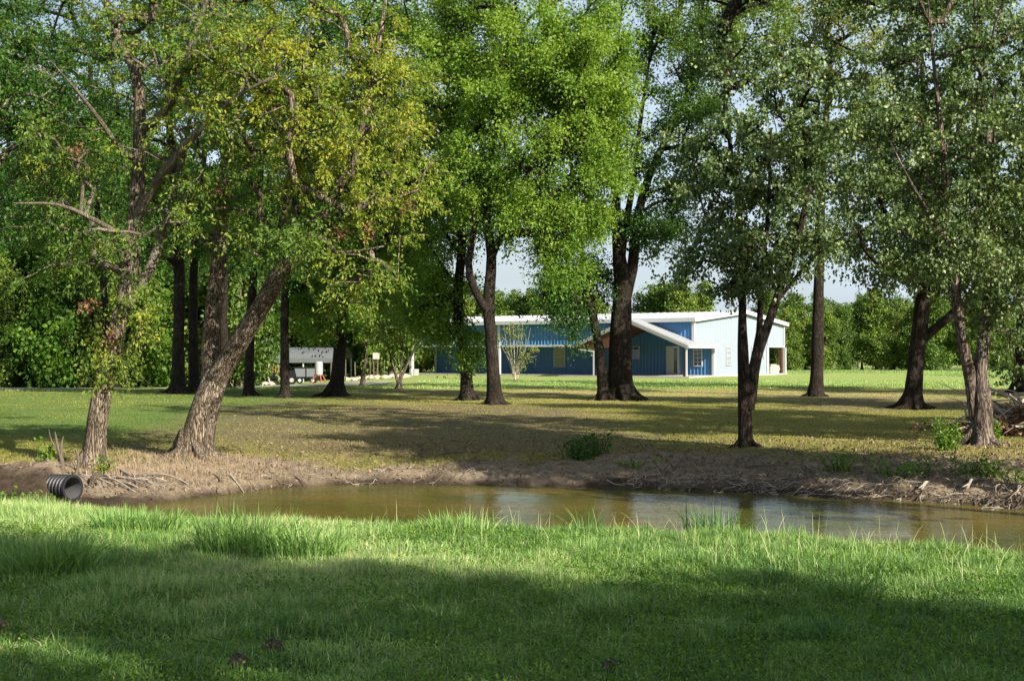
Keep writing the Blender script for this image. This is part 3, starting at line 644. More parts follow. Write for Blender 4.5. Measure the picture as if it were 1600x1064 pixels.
def copy_tree(o, loc, rz, sc, label=None, parent=None):
    c = o.copy(); C.objects.link(c); c.parent = parent
    if parent is None:
        c.location = loc; c.rotation_euler = (0, 0, rz); c.scale = (sc[0], sc[0], sc[1])
        if label: c['label'] = label
    for ch in o.children:
        k = ch.copy(); C.objects.link(k); k.parent = c
    return c
SH = 'trees on the near side of the pond, outside the picture'
sp = generic_tree('tree', 'tall broad tree behind the viewer, throwing shade on the meadow', (14.5, -6.3), 12.0, 4.2, 'leaf_mid', 'bark', 71, nc=235, size=.2, twigs=10, per=12, ln=1.0, zlow=.16, group=SH)
SHADE = [((21.3, -9.6), 1.0, .95), ((8.8, -3.6), .78, .95), ((27, -11), 1.1, 1.05), ((17, -14), 1.0, 1.1)]
for i, (p_, a_, b_) in enumerate(SHADE):
    copy_tree(sp, (*p_, tz(*p_)), 1.3 * i + .7, (a_, b_), ['tall tree behind the viewer, second from the left', 'small tree behind the viewer, leftmost', 'tallest tree behind the viewer, rightmost', 'tree behind the viewer, farthest back'][i])
sp2 = generic_tree('tree', 'tall tree on the bank right of the picture, nearer one', (11.4, 17.8), 11.6, 3.8, 'leaf_dark', 'bark_dark', 72, nc=210, size=.2, twigs=9, per=11, ln=.9, zlow=.42, group=SH)
for i, (p_, a_, b_, lb) in enumerate([((18.5, 25), 1.0, 1.0, 'tall tree on the bank right of the picture, farther one'), ((24, 38), 1.1, 1.05, 'tall tree on the lawn right of the picture'), ((31, 50), 1.2, 1.1, 'farthest tree on the lawn right of the picture')]):
    copy_tree(sp2, (*p_, tz(*p_)), 2.1 * i + .5, (a_, b_), lb)

sp3 = generic_tree('tree', 'high-crowned tree right of the picture beside the pond, nearest one', (14.5, 12.5), 15, 3.3, 'leaf_mid', 'bark_dark', 75, nc=165, size=.2, twigs=9, per=11, ln=.9, zlow=.55, group=SH)
for i, (p_, lb) in enumerate([((21, 28), 'high-crowned tree right of the picture, on the lawn'), ((13.0, 16.6), 'high-crowned tree right of the picture beside the pond, farther one')]):
    copy_tree(sp3, (*p_, tz(*p_)), 2.3 * i + 1.1, (.95, (1, .86, 1)[i]), lb)
# --- woodland beyond the lawns: individually placed trees from a few kinds
def proto(kind, seed, H, cr, leaf, **k):
    return generic_tree('tree', 'x', (0, 0), H, cr, leaf, 'bark_grey', seed, **k)
protos = [proto(0, 81, 11, 3.6, 'leaf_forest', nc=150, size=.34, twigs=9, per=11, zlow=.08, tints=-.1),
          proto(1, 82, 12, 3.2, 'leaf_forest', nc=140, size=.34, twigs=9, per=11, zlow=.12, tints=.14),
          proto(2, 83, 13, 4.0, 'leaf_forest', nc=160, size=.34, twigs=9, per=11, zlow=.2, tints=-.1),
          proto(3, 84, 10, 3.4, 'leaf_bright', nc=140, size=.30, twigs=9, per=11, zlow=.05, tints=-.26)]
ORD = ['first', 'second', 'third', 'fourth', 'fifth', 'sixth', 'seventh', 'eighth', 'ninth', 'tenth', 'eleventh', 'twelfth', 'thirteenth', 'fourteenth', 'fifteenth', 'sixteenth', 'seventeenth', 'eighteenth', 'nineteenth', 'twentieth', 'twenty-first', 'twenty-second', 'twenty-third', 'twenty-fourth']
KN = ['bushy mid green tree', 'yellowish green tree', 'dark green tree', 'bright green tree']
used = {}
rgw = np.random.default_rng(5)
def row(n_, px0, px1, Y0, Y1, H0, H1, kinds, where, group):
    for i in range(n_):
        px = px0 + (px1 - px0) * (i + .5) / n_ + rgw.normal() * 4; Y = rgw.uniform(Y0, Y1)
        k = kinds[int(rgw.integers(len(kinds)))]; P = protos[k]
        if 380 < px < 600 and Y < 130 and Y1 < 115: Y += 34 if Y1 > 100 else 31
        x = at(px, 560, Y)[0]; H = rgw.uniform(H0, H1); sz = H / (11, 12, 13, 10)[k]; sx = sz * rgw.uniform(.85, 1.15) if H < 16 else sz * .8
        lab = '%s, %s from left %s' % (KN[k], ORD[i], where)
        if k not in used:
            used[k] = 1; P.location = (x, Y, tz(x, Y)); P.scale = (sx, sx, sz); P.rotation_euler[2] = rgw.uniform(0, 6); P['label'] = lab; P['group'] = group
        else:
            c = copy_tree(P, (x, Y, tz(x, Y)), rgw.uniform(0, 6), (sx, sz), lab); c['group'] = group
row(18, -60, 615, 88, 96, 8, 12, [0, 3, 1, 3], 'in front row of left wood', 'trees edging the left wood')
row(14, -90, 640, 104, 112, 17, 22, [2, 2, 0], 'in tall back row of left wood', 'tall trees of the left wood')
row(11, 620, 940, 128, 140, 7.4, 9, [0, 1], 'over the roof, left of twin trunk', 'trees behind the building')
row(4, 1000, 1110, 126, 134, 7.8, 8.8, [1, 0], 'over the roof, right of twin trunk', 'trees behind the building to the right')
row(17, 1190, 1660, 140, 150, 5.5, 8.2, [0, 1, 2], 'in front row along right field', 'trees along the far right field')
row(14, 1180, 1680, 158, 170, 7, 9.3, [2, 0], 'in back row behind right field', 'trees behind the far right field')

# --- small trees on the lawn
KS = dict(dens=1, size=.12, ln=.55, twigs=7, per=12, sides=10, taper=.014, tip=.008, low=.8, step=.5, spread=.08)
mid('small round young tree between the stout trunk and the crape myrtle', 72, [
    [(567, 604, 0, .14), (568, 580, 0, .12), (572, 560, 0, .09), (575, 530, 0, .05)]],
    [(578, 525, 38, 36, 0, 1.3, 40, .2), (560, 490, 35, 30, 0, 1.2, 18, .2)], 'leaf_bright', 'bark_grey', 91, **KS)
LM = 'small crape myrtle with several splayed grey stems, left of the building'
mid(LM, 66, [
    [(623, 610, 0, .14), (624, 595, 0, .12)],
    [(622, 600, 0, .08), (614, 570, 0, .06), (606, 540, 0, .04), (600, 510, 0, .02)],
    [(624, 598, 0, .08), (636, 570, 0, .065), (648, 545, 0, .05), (665, 515, 0, .02)],
    [(624, 598, 0, .06), (628, 560, 0, .05), (630, 520, 0, .02)],
    [(650, 542, 0, .03), (680, 535, -.3, .025), (702, 555, -.6, .02), (712, 562, -.6, .01)]],
    [(620, 500, 55, 40, 0, 1.5, 46, .1), (660, 510, 40, 30, 0, 1.3, 34, .1), (655, 490, 40, 25, 0, 1.1, 18, .1), (695, 535, 14, 12, 0, .5, 3, .2)], 'leaf_olive', 'bark_grey', 92, **KS)
LS = 'wispy upright sapling with sparse tan leaves in front of the blue porch'
sapl = [[(805, 598, 0, .05), (804, 570, 0, .035), (803, 530, 0, .025), (801, 492, 0, .01)]]
for k, (dx_, top) in enumerate([(-18, 505), (-10, 497), (-24, 530), (12, 500), (24, 512), (30, 540), (18, 530), (6, 495), (34, 556), (-14, 545)]):
    sapl.append([(805 + dx_ * .12, 590, 0, .025), (805 + dx_ * .45, 560, .1 * (k % 3 - 1), .02), (805 + dx_ * .8, (560 + top) / 2, .2 * (k % 3 - 1), .014), (805 + dx_, top, .3 * (k % 3 - 1), .006)])
mid(LS, 88, sapl, [(803, 530, 20, 34, 0, .8, 34, .1), (815, 565, 18, 20, 0, .7, 18, .0), (832, 548, 6, 5, 0, .2, 4, .3)], 'leaf_olive', 'wood_pale', 93,
    cat='sapling', size=.12, ln=.4, twigs=5, per=4, taper=.01, tip=.006, sides=6, low=.3, step=.4, spread=.07, rough=.1)

# ------------------------------------------------------------------ metal building
M['blue'] = simple('blue_painted_steel', (.05, .17, .39), .38, var=.08, scale=2, spec=.5)
M['pale'] = simple('pale_painted_steel', (.265, .31, .37), .42, var=.05, scale=2)
M['white'] = simple('white_trim', (.50, .52, .54), .45, var=.05, scale=3)
M['roofw'] = simple('white_metal_roof', (.42, .435, .45), .4, var=.06, scale=1.5)
M['brown'] = simple('stained_cedar', (.105, .045, .028), .7, var=.3, scale=8, bump=.3)
M['conc'] = simple('concrete', (.42, .40, .36), .9, var=.15, scale=5, bump=.3)
M['blind'] = simple('window_blind', (.34, .36, .22), .7, var=.1, scale=3)
M['glass'] = simple('dark_window_glass', (.03, .045, .06), .05, var=.1, scale=1, spec=.8)
M['black'] = simple('black_paint', (.012, .012, .014), .45, var=.3, scale=5)
M['stone'] = simple('limestone', (.55, .47, .36), .9, var=.35, scale=4, bump=.5)
BX, BY = 13.5, 95.0
bz = .15
RZ = math.atan2(-.55, .835)
B = empty('metal_building', (BX, BY, bz), RZ)
tag(B, 'long blue and white metal building with a white roof and a gabled porch', 'building')
Lb, Db = 26.5, 17.9
EZ, RG = 4.28, 5.08
def ribwall(mb, p0, dirv, nrm, length, ztop, z0, pitch=.3, rib=.035, w=.05):
    """ribbed steel sheet: ztop/z0 functions of the distance s along the wall"""
    p0 = np.array(p0, float); dirv = np.array(dirv, float); nrm = np.array(nrm, float)
    ss_ = []
    k = 0
    s = 0.0
    while s < length - pitch * .5:
        ss_ += [(s, 0), (s + pitch - 2 * w, 0), (s + pitch - 1.4 * w, rib), (s + pitch - .6 * w, rib)]; s += pitch
    ss_ = [q_ for q_ in ss_ if q_[0] <= length] + [(length, 0)]
    v = []; f = []
    for s, o in ss_:
        a = p0 + dirv * s + nrm * o
        v += [(a[0], a[1], z0(s)), (a[0], a[1], ztop(s))]
    for i in range(len(ss_) - 1): f.append((2 * i, 2 * i + 2, 2 * i + 3, 2 * i + 1))
    nb_ = len(v)
    for s, o in ss_:                            # thickness behind the sheet
        a = p0 + dirv * s - nrm * .12
        v += [(a[0], a[1], z0(s)), (a[0], a[1], ztop(s))]
    for i in range(len(ss_) - 1):
        f.append((nb_ + 2 * i, nb_ + 2 * i + 1, nb_ + 2 * i + 3, nb_ + 2 * i + 2)); f.append((2 * i, nb_ + 2 * i, nb_ + 2 * i + 2, 2 * i + 2)); f.append((2 * i + 1, 2 * i + 3, nb_ + 2 * i + 3, nb_ + 2 * i + 1))
    f.append((0, 1, nb_ + 1, nb_)); f.append((nb_ - 2, 2 * nb_ - 2, 2 * nb_ - 1, nb_ - 1))
    return mb.add(v, f)
cst = lambda c: (lambda s: c)
ceil_z = 2.42
# lower front wall, recessed; upper fascia panel on the front line
gab = lambda s: ceil_z if s < Lb - 9.5 or s > Lb else 4.0 - abs((Lb - s) - 4.3) * .37
ribwall(MB(), (-Lb, 3.5, 0), (1, 0, 0), (0, -1, 0), Lb, cst(4.0), cst(.12)).build('wall', M['blue'], B)
ribwall(MB(), (-Lb, 0, 0), (1, 0, 0), (0, -1, 0), Lb, cst(EZ), lambda s: max(ceil_z, 4.24 - abs((Lb - s) - 4.3) * .402)).build('fascia_wall', M['blue'], B)
roofz = lambda y: EZ + (RG - EZ) * (1 - abs(y - Db / 2) / (Db / 2))
ribwall(MB(), (0, 0, 0), (0, 1, 0), (1, 0, 0), Db, lambda s: roofz(s) + .02, cst(ceil_z)).build('gable_wall', M['pale'], B)
ribwall(MB(), (-.003, 3.5, 0), (0, 1, 0), (1, 0, 0), 10.8, cst(ceil_z), cst(.12)).build('end_wall', M['pale'], B)
ribwall(MB(), (-Lb, Db, 0), (0, -1, 0), (-1, 0, 0), Db, lambda s: roofz(s) - .02, cst(ceil_z)).build('gable_wall', M['blue'], B)
ribwall(MB(), (-Lb + .003, 14.3, 0), (0, -1, 0), (-1, 0, 0), 10.8, cst(ceil_z), cst(.12)).build('end_wall', M['blue'], B)
ribwall(MB(), (0, 14.3, 0), (-1, 0, 0), (0, 1, 0), Lb, cst(4.3), cst(.12)).build('back_wall', M['blue'], B)
ribwall(MB(), (0, Db, 0), (-1, 0, 0), (0, 1, 0), Lb, cst(EZ), cst(ceil_z)).build('fascia_wall', M['blue'], B)
MB().box(-Lb - .2, .2, -.3, Db + .3, -.5, .118).build('slab', M['conc'], B)
c_ = MB().box(-Lb + .15, -9.4, .15, 3.35, ceil_z - .05, ceil_z - .01); c_.box(-Lb + .15, -.15, 14.5, Db - .15, ceil_z - .05, ceil_z - .01)
c_.build('porch_ceiling', M['white'], B)
# roof: two slabs with standing ribs and an eave gutter
rf = MB(); th = .07
for sgn in (0, 1):
    y0, y1 = (-.35, Db / 2) if sgn == 0 else (Db + .35, Db / 2)
    z0_ = EZ - .35 * (RG - EZ) / (Db / 2); 
    rf.prism([(-Lb - .3, y0, z0_ + .03), (-Lb - .3, y1, RG + .03), (-Lb - .3, y1, RG + .03 + th), (-Lb - .3, y0, z0_ + .03 + th)], (Lb + .6, 0, 0))
    for k in range(44):
        x = -Lb - .2 + k * .62
        rf.prism([(x, y0, z0_ + .032 + th), (x, y1, RG + .032 + th), (x, y1, RG + .06 + th), (x, y0, z0_ + .06 + th)], (.05, 0, 0))
rf.build('roof', M['roofw'], B)
tm = MB().box(-Lb - .33, .33, -.47, -.352, EZ - .16, EZ + .13); tm.build('gutter', M['white'], B)
for yy in (0,):
    t_ = MB()
    for (ya, yb) in ((-.35, Db / 2), (Db + .35, Db / 2)):
        za = EZ - .35 * (RG - EZ) / (Db / 2)
        t_.prism([(.302, ya, za - .12), (.302, yb, RG - .12), (.302, yb, RG + .2), (.302, ya, za + .2)], (.05, 0, 0))
    t_.build('rake_trim', M['white'], B)
def TB(*a): MB().box(*a).build('corner_trim', M['white'], B)
TB(-Lb - .05, -8.9, -.075, -.04, ceil_z - .1, ceil_z + .06)
TB(-.14, .075, -.09, -.041, ceil_z + .061, EZ - .17); TB(.04, .085, -.038, .16, ceil_z - .1, EZ - .1)
TB(.05, .09, .162, 3.4, ceil_z - .1, ceil_z + .03)
TB(-.12, .055, 3.40, 3.44, .12, ceil_z - .06); TB(.042, .08, 3.445, 3.75, .12, ceil_z)
TB(.042, .08, 14.05, 14.36, .12, ceil_z); TB(-Lb - .06, -Lb + .16, 3.40, 3.45, .12, ceil_z - .06)
TB(.05, .09, 14.4, Db, ceil_z - .1, ceil_z + .03); TB(.04, .09, Db - .2, Db + .05, ceil_z + .031, EZ - .1)

for x in (-Lb + .02, -17.4):
    MB().box(x - .11, x + .11, .02 - .14, .08, .12, EZ - .17 if x > -20 else ceil_z - .06).build('porch_post', M['white'], B)
MB().box(-.35, -.05, Db - .32, Db - .05, .12, ceil_z - .06).build('porch_post', M['brown'], B)
MB().box(-.02, .22, Db - .14, Db + .02, .12, ceil_z - .11).build('corner_pillar', M['white'], B)
# gabled porch
G0, G1, GM, GY0, GY1 = .62, -9.23, -4.3, -2.3, 3.46
ge, gr = 2.22, 4.2
r1 = MB(); u1 = MB(); fs = MB()
for xe in (G0, G1):
    r1.prism([(xe, GY0, ge), (GM, GY0, gr), (GM, GY0, gr + .17), (xe, GY0, ge + .17)], (0, GY1 - GY0, 0))
    u1.prism([(xe * .985, GY0 + .06, ge - .05), (GM, GY0 + .06, gr - .05), (GM, GY0 + .06, gr - .004), (xe * .985, GY0 + .06, ge - .004)], (0, GY1 - GY0 - .12, 0))
    fs.prism([(xe, GY0 - .05, ge - .14), (GM, GY0 - .05, gr - .14), (GM, GY0 - .05, gr + .1), (xe, GY0 - .05, ge + .1)], (0, .046, 0))
    for k in range(9):
        y = GY0 + .25 + k * .62
        r1.prism([(xe, y, ge + .172), (GM, y, gr + .172), (GM, y, gr + .215), (xe, y, ge + .215)], (0, .05, 0))
r1.build('porch_roof', M['roofw'], B); u1.build('porch_soffit', M['brown'], B)
fs.build('porch_fascia', simple('grey_fascia', (.30, .29, .30), .5), B)
MB().box(G0 + .002, G0 + .09, GY0, GY1, ge - .06, ge + .12).build('gutter', M['white'], B); MB().box(G1 - .09, G1 - .002, GY0, GY1, ge - .06, ge + .12).build('gutter', M['white'], B)
bm_ = MB().box(G1 + .3, -6.6, GY0 + .25, GY0 + .43, ge - .22, ge - .02)
# cedar boarded triangle closing the left half of the gable
bm_.prism([(G1 + .4, GY0 + .3, ge - .02), (GM - .9, GY0 + .3, ge - .02 + .0), (GM - .9, GY0 + .3, gr - .42)], (0, .06, 0))
bm_.build('porch_beam', M['brown'], B)
MB().box(.12, .36, GY0 + .2, GY0 + .44, .02, ge - .221).build('porch_post', M['brown'], B)
MB().box(-7.15, -6.65, GY0 + .2, GY0 + .5, .02, ge - .221).build('porch_post', M['brown'], B)
ds = MB().box(.362, .47, GY0 + .1, GY0 + .2, 0, ge - .1); ds.build('downspout', M['white'], B)
ds = MB().box(-7.42, -7.32, GY0 + .2, GY0 + .28, 0, 1.95); ds.bar((-7.37, GY0 + .24, 1.95), (-8.6, GY0 + .1, 2.08), .08); ds.build('downspout', M['white'], B)
MB().box(-10.0, 1.0, -2.9, -.302, -.5, .1).build('slab', M['conc'], B)

def window(x0, x1, z0, z1, y=3.5, grid=(3, 2), glass='glass', fr=.07):
    w = MB()
    for a in ((x0, x0 + fr, z0, z1), (x1 - fr, x1, z0, z1), (x0 + fr, x1 - fr, z0, z0 + fr), (x0 + fr, x1 - fr, z1 - fr, z1)): w.box(a[0], a[1], y - .09, y - .001, a[2], a[3])
    for i in range(1, grid[0]):
        z = z0 + (z1 - z0) * i / grid[0]; w.box(x0 + fr, x1 - fr, y - .075, y - .05, z - .018, z + .018)
    for i in range(1, grid[1]):
        x = x0 + (x1 - x0) * i / grid[1]; w.box(x - .015, x + .015, y - .071, y - .052, z0 + fr, z1 - fr)
    f = w.build('window', M['white'], B)
    MB().box(x0 + .02, x1 - .02, y - .045, y - .038, z0 + .02, z1 - .02).build('pane', M[glass], f)
window(-14.3, -13.2, .68, 2.34, grid=(2, 1), glass='blind'); window(-7.37, -6.34, 1.36, 2.36); window(-1.68, -.92, .78, 2.12, grid=(4, 2))
# windows in the end wall (built along y)
for y0, y1 in ((5.76, 6.6), (10.75, 11.6)):
    w = MB(); z0, z1, fr = .85, 2.36, .06
    for a in ((y0, y0 + fr, z0, z1), (y1 - fr, y1, z0, z1), (y0 + fr, y1 - fr, z0, z0 + fr), (y0 + fr, y1 - fr, z1 - fr, z1), (y0 + fr, y1 - fr, 1.56, 1.66)): w.box(.002, .09, a[0], a[1], a[2], a[3])
    for z in (1.2, 2.0): w.box(.05, .075, y0 + fr, y1 - fr, z - .02, z + .02)
    for k in (1, 2): yy = y0 + (y1 - y0) * k / 3; w.box(.052, .073, yy - .018, yy + .018, z0 + fr, z1 - fr)
    f = w.build('window', M['white'], B); MB().box(.04, .047, y0 + .02, y1 - .02, z0 + .02, z1 - .02).build('pane', simple('grey_window_glass', (.18, .22, .25), .1), f)
# door
d_ = MB()
for a in ((-3.98, -3.86, .12, 2.36), (-3.02, -2.87, .12, 2.36), (-3.86, -3.02, 2.2, 2.36), (-3.86, -3.02, .12, .2)): d_.box(a[0], a[1], 3.38, 3.499, a[2], a[3])
dr = d_.build('door', M['white'], B)
MB().box(-3.84, -3.35, 3.44, 3.47, .22, 2.18).build('door_panel', simple('cream_curtain', (.5, .52, .48), .6), dr)
MB().box(-3.33, -3.04, 3.445, 3.47, .22, 2.18).build('pane', M['glass'], dr)
MB().box(-3.08, -3.04, 3.35, 3.40, 1.0, 1.12).build('handle', M['black'], dr)
MB().box(.001, .1, 13.2, 13.4, 1.4, 1.75).build('meter_box', M['conc'], B)
# porch lamp on the wall between the door and the corner
MB().box(-2.45, -2.25, 3.36, 3.46, 1.45, 1.85).build('wall_lamp', M['black'], B)

# stone planter under the back porch
def b2w(x, y, z=0):
    c, s = math.cos(RZ), math.sin(RZ); return (BX + x * c - y * s, BY + x * s + y * c, bz + z)
p_ = b2w(-.1, 15.4); o = empty('stone_planter', (p_[0], p_[1], bz + .12), RZ); tag(o, 'low pale stone wall of stacked blocks under the back porch', 'stone wall')
blk = MB(); rb = np.random.default_rng(3)
for rrow in range(5):
    x = -.2
    y = -.3
    while y < 1.5:
        w_ = rb.uniform(.22, .42); blk.box(-.35 + rb.uniform(0, .04), rb.uniform(.0, .07), y, y + w_ - .015, rrow * .14, rrow * .14 + .13); y += w_
blk.build('block_courses', M['stone'], o); MB().box(-.4, .12, -.36, .8, .70, .78).build('cap_stone', M['stone'], o)

# light pole / meter at the building's left corner
p = at(645, 588, 108); z = tz(p[0], p[1])
o = empty('utility_pole', (p[0], p[1], z)); tag(o, 'slim white post with a pale box at its foot, left of the building', 'utility pole')
MB().box(-.09, .09, -.09, .09, -.2, 2.9).build('post', M['white'], o)
MB().box(.12, .5, -.15, .15, 0, .55).build('meter_box', M['conc'], o); MB().box(-.25, .35, -.1, .12, 2.9, 3.15).build('lamp_head', M['pale'], o)

# ------------------------------------------------------------------ carport, trailer, cart, barrel
cx_, cz_ = at(484, 600, 112)[0], 0
cz_ = tz(cx_, 112); o = empty('carport', (cx_, 112, cz_), R(-6)); tag(o, 'low open carport with a curved pale metal roof, far left', 'carport')
cp = MB(); W_ = 3.0; prof = []
for k in range(9):
    t = math.pi * k / 8; prof.append((-W_ * 0 + 2.6 * -math.cos(t), 1.95 + .95 * math.sin(t) ** .8))
for a, b_ in zip(prof[:-1], prof[1:]):
    cp.prism([(-3, a[0], a[1]), (-3, b_[0], b_[1]), (-3, b_[0], b_[1] + .05), (-3, a[0], a[1] + .05)], (6.2, 0, 0))
    for k in range(3): pass
cp.box(-3, 3.2, -2.66, -2.6, 1.62, 2.0)
cp.build('roof', simple('galvanised_roof', (.13, .14, .155), .5, var=.15, scale=3), o)
for x in (-2.9, .1, 3.1):
    for y in (-2.5, 2.5): MB().box(x - .05, x + .05, y - .05, y + .05, -.2, 1.98).build('post', M['white'], o)

px_ = at(452, 600, 97)[0]; z = tz(px_, 97); o = empty('utility_trailer', (px_, 97, z)); tag(o, 'black utility trailer with brown slatted stake sides', 'trailer')
MB().box(-1.6, 1.5, -.8, .8, .42, .6).build('bed', M['black'], o)
sdp = MB().box(-1.6, 1.5, -.84, -.802, .6, 1.05); sdp.box(-1.6, 1.5, .802, .84, .6, 1.05); sdp.box(1.46, 1.5, -.8, .8, .6, 1.05); sdp.build('side_panel', M['black'], o)
st_ = MB()
for k in range(6): st_.box(-1.58 + k * .22, -1.48 + k * .22, -.86, -.845, .9, 1.45)
st_.box(-1.6, -.35, -.89, -.862, 1.38, 1.46); st_.build('stake_side', simple('rusty_slats', (.35, .14, .08), .8), o)
st_ = MB(); st_.box(-.3, 1.5, -.88, -.842, 1.25, 1.29)
for k in range(4): st_.box(-.3 + k * .58, -.26 + k * .58, -.88, -.842, 1.05, 1.25)
st_.build('rail', M['black'], o)
for sx in (-.5, .35):
    w = MB().cyl((sx, -.98, .33), (sx, -.84, .33), .33, n=20).build('wheel', M['black'], o); MB().cyl((sx, -1.0, .33), (sx, -.981, .33), .17, n=14).build('rim', M['conc'], w)
MB().bar((-1.6, 0, .45), (-2.9, 0, .42), .1).build('tongue', M['black'], o)

px_ = at(480, 600, 94)[0]; z = tz(px_, 94); o = empty('dump_cart', (px_, 94, z)); tag(o, 'small cart with a pale grey boxy bed and dark frame, beside the barrel', 'cart')
cb = MB().prism([(-.85, -.5, 1.15), (.85, -.5, 1.15), (.7, -.5, .5), (-.7, -.5, .5)], (0, 1.0, 0)); cb.build('bed', simple('pale_grey_panel', (.15, .165, .18), .6), o)
cf = MB().box(-.9, .9, -.56, -.501, 1.151, 1.22); cf.box(-.03, .03, -.54, -.501, .5, 1.15); cf.box(-.6, .6, -.4, .4, .36, .498); cf.build('frame', M['black'], o)
for sx in (-.45, .5):
    w = MB().cyl((sx, -.62, .24), (sx, -.5, .24), .24, n=16).build('wheel', M['black'], o); MB().cyl((sx, -.64, .24), (sx, -.621, .24), .12, n=12).build('rim', M['white'], w)

px_ = at(498, 600, 90)[0]; z = tz(px_, 90); o = empty('barrel', (px_, 90, z)); tag(o, 'white plastic barrel raised on a red splayed-leg stand', 'barrel')
bb = MB(); hh = [(.0, .25), (.05, .28), (.3, .285), (.33, .295), (.36, .285), (.6, .285), (.63, .295), (.66, .285), (.9, .27), (.95, .2)]
for (h0, r0), (h1, r1_) in zip(hh[:-1], hh[1:]): bb.cyl((0, 0, .58 + h0), (0.0, 0, .58 + h1), r0, r1_, 20)
bb.build('drum', simple('dusty_white_plastic', (.34, .35, .35), .5), o)
rd = simple('red_paint', (.30, .06, .045), .6)
MB().cyl((0, 0, .53), (0, 0, .575), .33, n=16).build('ring', rd, o)
for k in range(4):
    a = k * math.pi / 2 + .5; MB().bar((math.cos(a) * .28, math.sin(a) * .28, .56), (math.cos(a) * .62, math.sin(a) * .62, -.02), .07).build('leg', rd, o)

FG = 'thin pale posts along the left drive'
for k, (px, Y, h) in enumerate([(407, 92, 1.5), (540, 96, 1.6), (517, 99, 1.6), (578, 99, 1.7), (584, 98, 1.8), (590, 99, 1.9), (600, 100, 1.3), (197, 86, 1.1), (555, 100, 1.4)]):
    p = at(px, 600, Y); z = tz(p[0], Y); wdt = .04 + .012 * (k % 3)
    oo = MB().cyl((0, 0, -.1), (.02 * (k % 4 - 1.5), 0, h), wdt, wdt * .8, 8).build('fence_post', M['wood_dead'], None, (p[0], Y, z))
    lbs = ['pale post left of the trailer', 'pale post just right of the stout trunk', 'pale post hidden beside the stout trunk', 'left post of three below the small square sign', 'middle post of three below the small square sign', 'right post of three below the small square sign', 'short pale post right of the three grouped posts', 'short pale post right of the ivy-clad leaning trunk', 'short pale post left of the young round tree']
    tag(oo, lbs[k], 'post', FG)
p = at(588, 556, 98); oo = MB().box(-.25, .25, -.03, .03, -.25, .25).build('sign_board', M['conc'], None, (p[0], 97.85, p[2])); tag(oo, 'small plain pale square board on the grouped posts', 'board')
# rubble along the drive
rk = MB(); rs = np.random.default_rng(8)
def rock(mb, c, r, g_):
    v = []; n_, mrows = 7, 4
    for i in range(mrows + 1):
        ph = math.pi * i / mrows
        for j in range(n_):
            a = 2 * math.pi * j / n_; q_ = r * (1 + g_.uniform(-.25, .25)); v.append((c[0] + q_ * math.sin(ph) * math.cos(a) * 1.3, c[1] + q_ * math.sin(ph) * math.sin(a), c[2] + q_ * .7 * math.cos(ph)))
    f = [(i * n_ + j, i * n_ + (j + 1) % n_, (i + 1) * n_ + (j + 1) % n_, (i + 1) * n_ + j) for i in range(mrows) for j in range(n_)]
    mb.add(v, f)
for k in range(110):
    px = rs.choice([rs.uniform(405, 440), rs.uniform(535, 640)]); Y = rs.uniform(96, 101); x = at(px, 600, Y)[0]; rock(rk, (x, Y, tz(x, Y) + .08), rs.uniform(.1, .32), rs)
tag(rk.build('rubble', M['stone']), 'pale broken stones strewn along the edge of the left wood', 'rubble', kind='stuff')

# ------------------------------------------------------------------ culvert
cz = -.42; cp0 = np.array((-6.95, 20.3, cz)); cd = norm(np.array((-.86, .46, -.02)))
o = empty('culvert_pipe', (cp0[0], cp0[1], cz - .21)); tag(o, 'black ribbed plastic culvert pipe poking out of the dirt bank', 'pipe')
off = np.array((0, 0, .21)); ref = np.array((0, 0, 1.)); xx = norm(np.cross(cd, ref)); yy_ = np.cross(xx, cd)
V = []; Lq = []; n_ = 32; prof = []
s = 0.0
for k in range(12):
    prof += [(s, .19), (s + .012, .212), (s + .040, .212), (s + .052, .182), (s + .068, .182)]; s += .075
prof = [(0, .172)] + [(0, .21)] + prof[2:]
for (t, r_) in prof:
    for j in range(n_):
        a = 2 * math.pi * j / n_; V.append(off + cd * t + r_ * (math.cos(a) * xx + math.sin(a) * yy_))
f = [(i * n_ + j, i * n_ + (j + 1) % n_, (i + 1) * n_ + (j + 1) % n_, (i + 1) * n_ + j) for i in range(len(prof) - 1) for j in range(n_)]
ob = MB().add(V, f).build('ribbed_shell', simple('black_plastic', (.018, .019, .022), .45, var=.3, scale=5), o)
V = []
for (t, r_) in ((0.001, .171), (.4, .17), (1.0, .168)):
    for j in range(n_):
        a = 2 * math.pi * j / n_; V.append(off + cd * t + r_ * (math.cos(a) * xx + math.sin(a) * yy_))
f = [(i * n_ + j, (i + 1) * n_ + j, (i + 1) * n_ + (j + 1) % n_, i * n_ + (j + 1) % n_) for i in range(2) for j in range(n_)] + [tuple(2 * n_ + j for j in range(n_))]
MB().add(V, f).build('inner_wall', simple('dusty_grey_liner', (.10, .10, .10), .6, var=.25, scale=6), o, None, True)

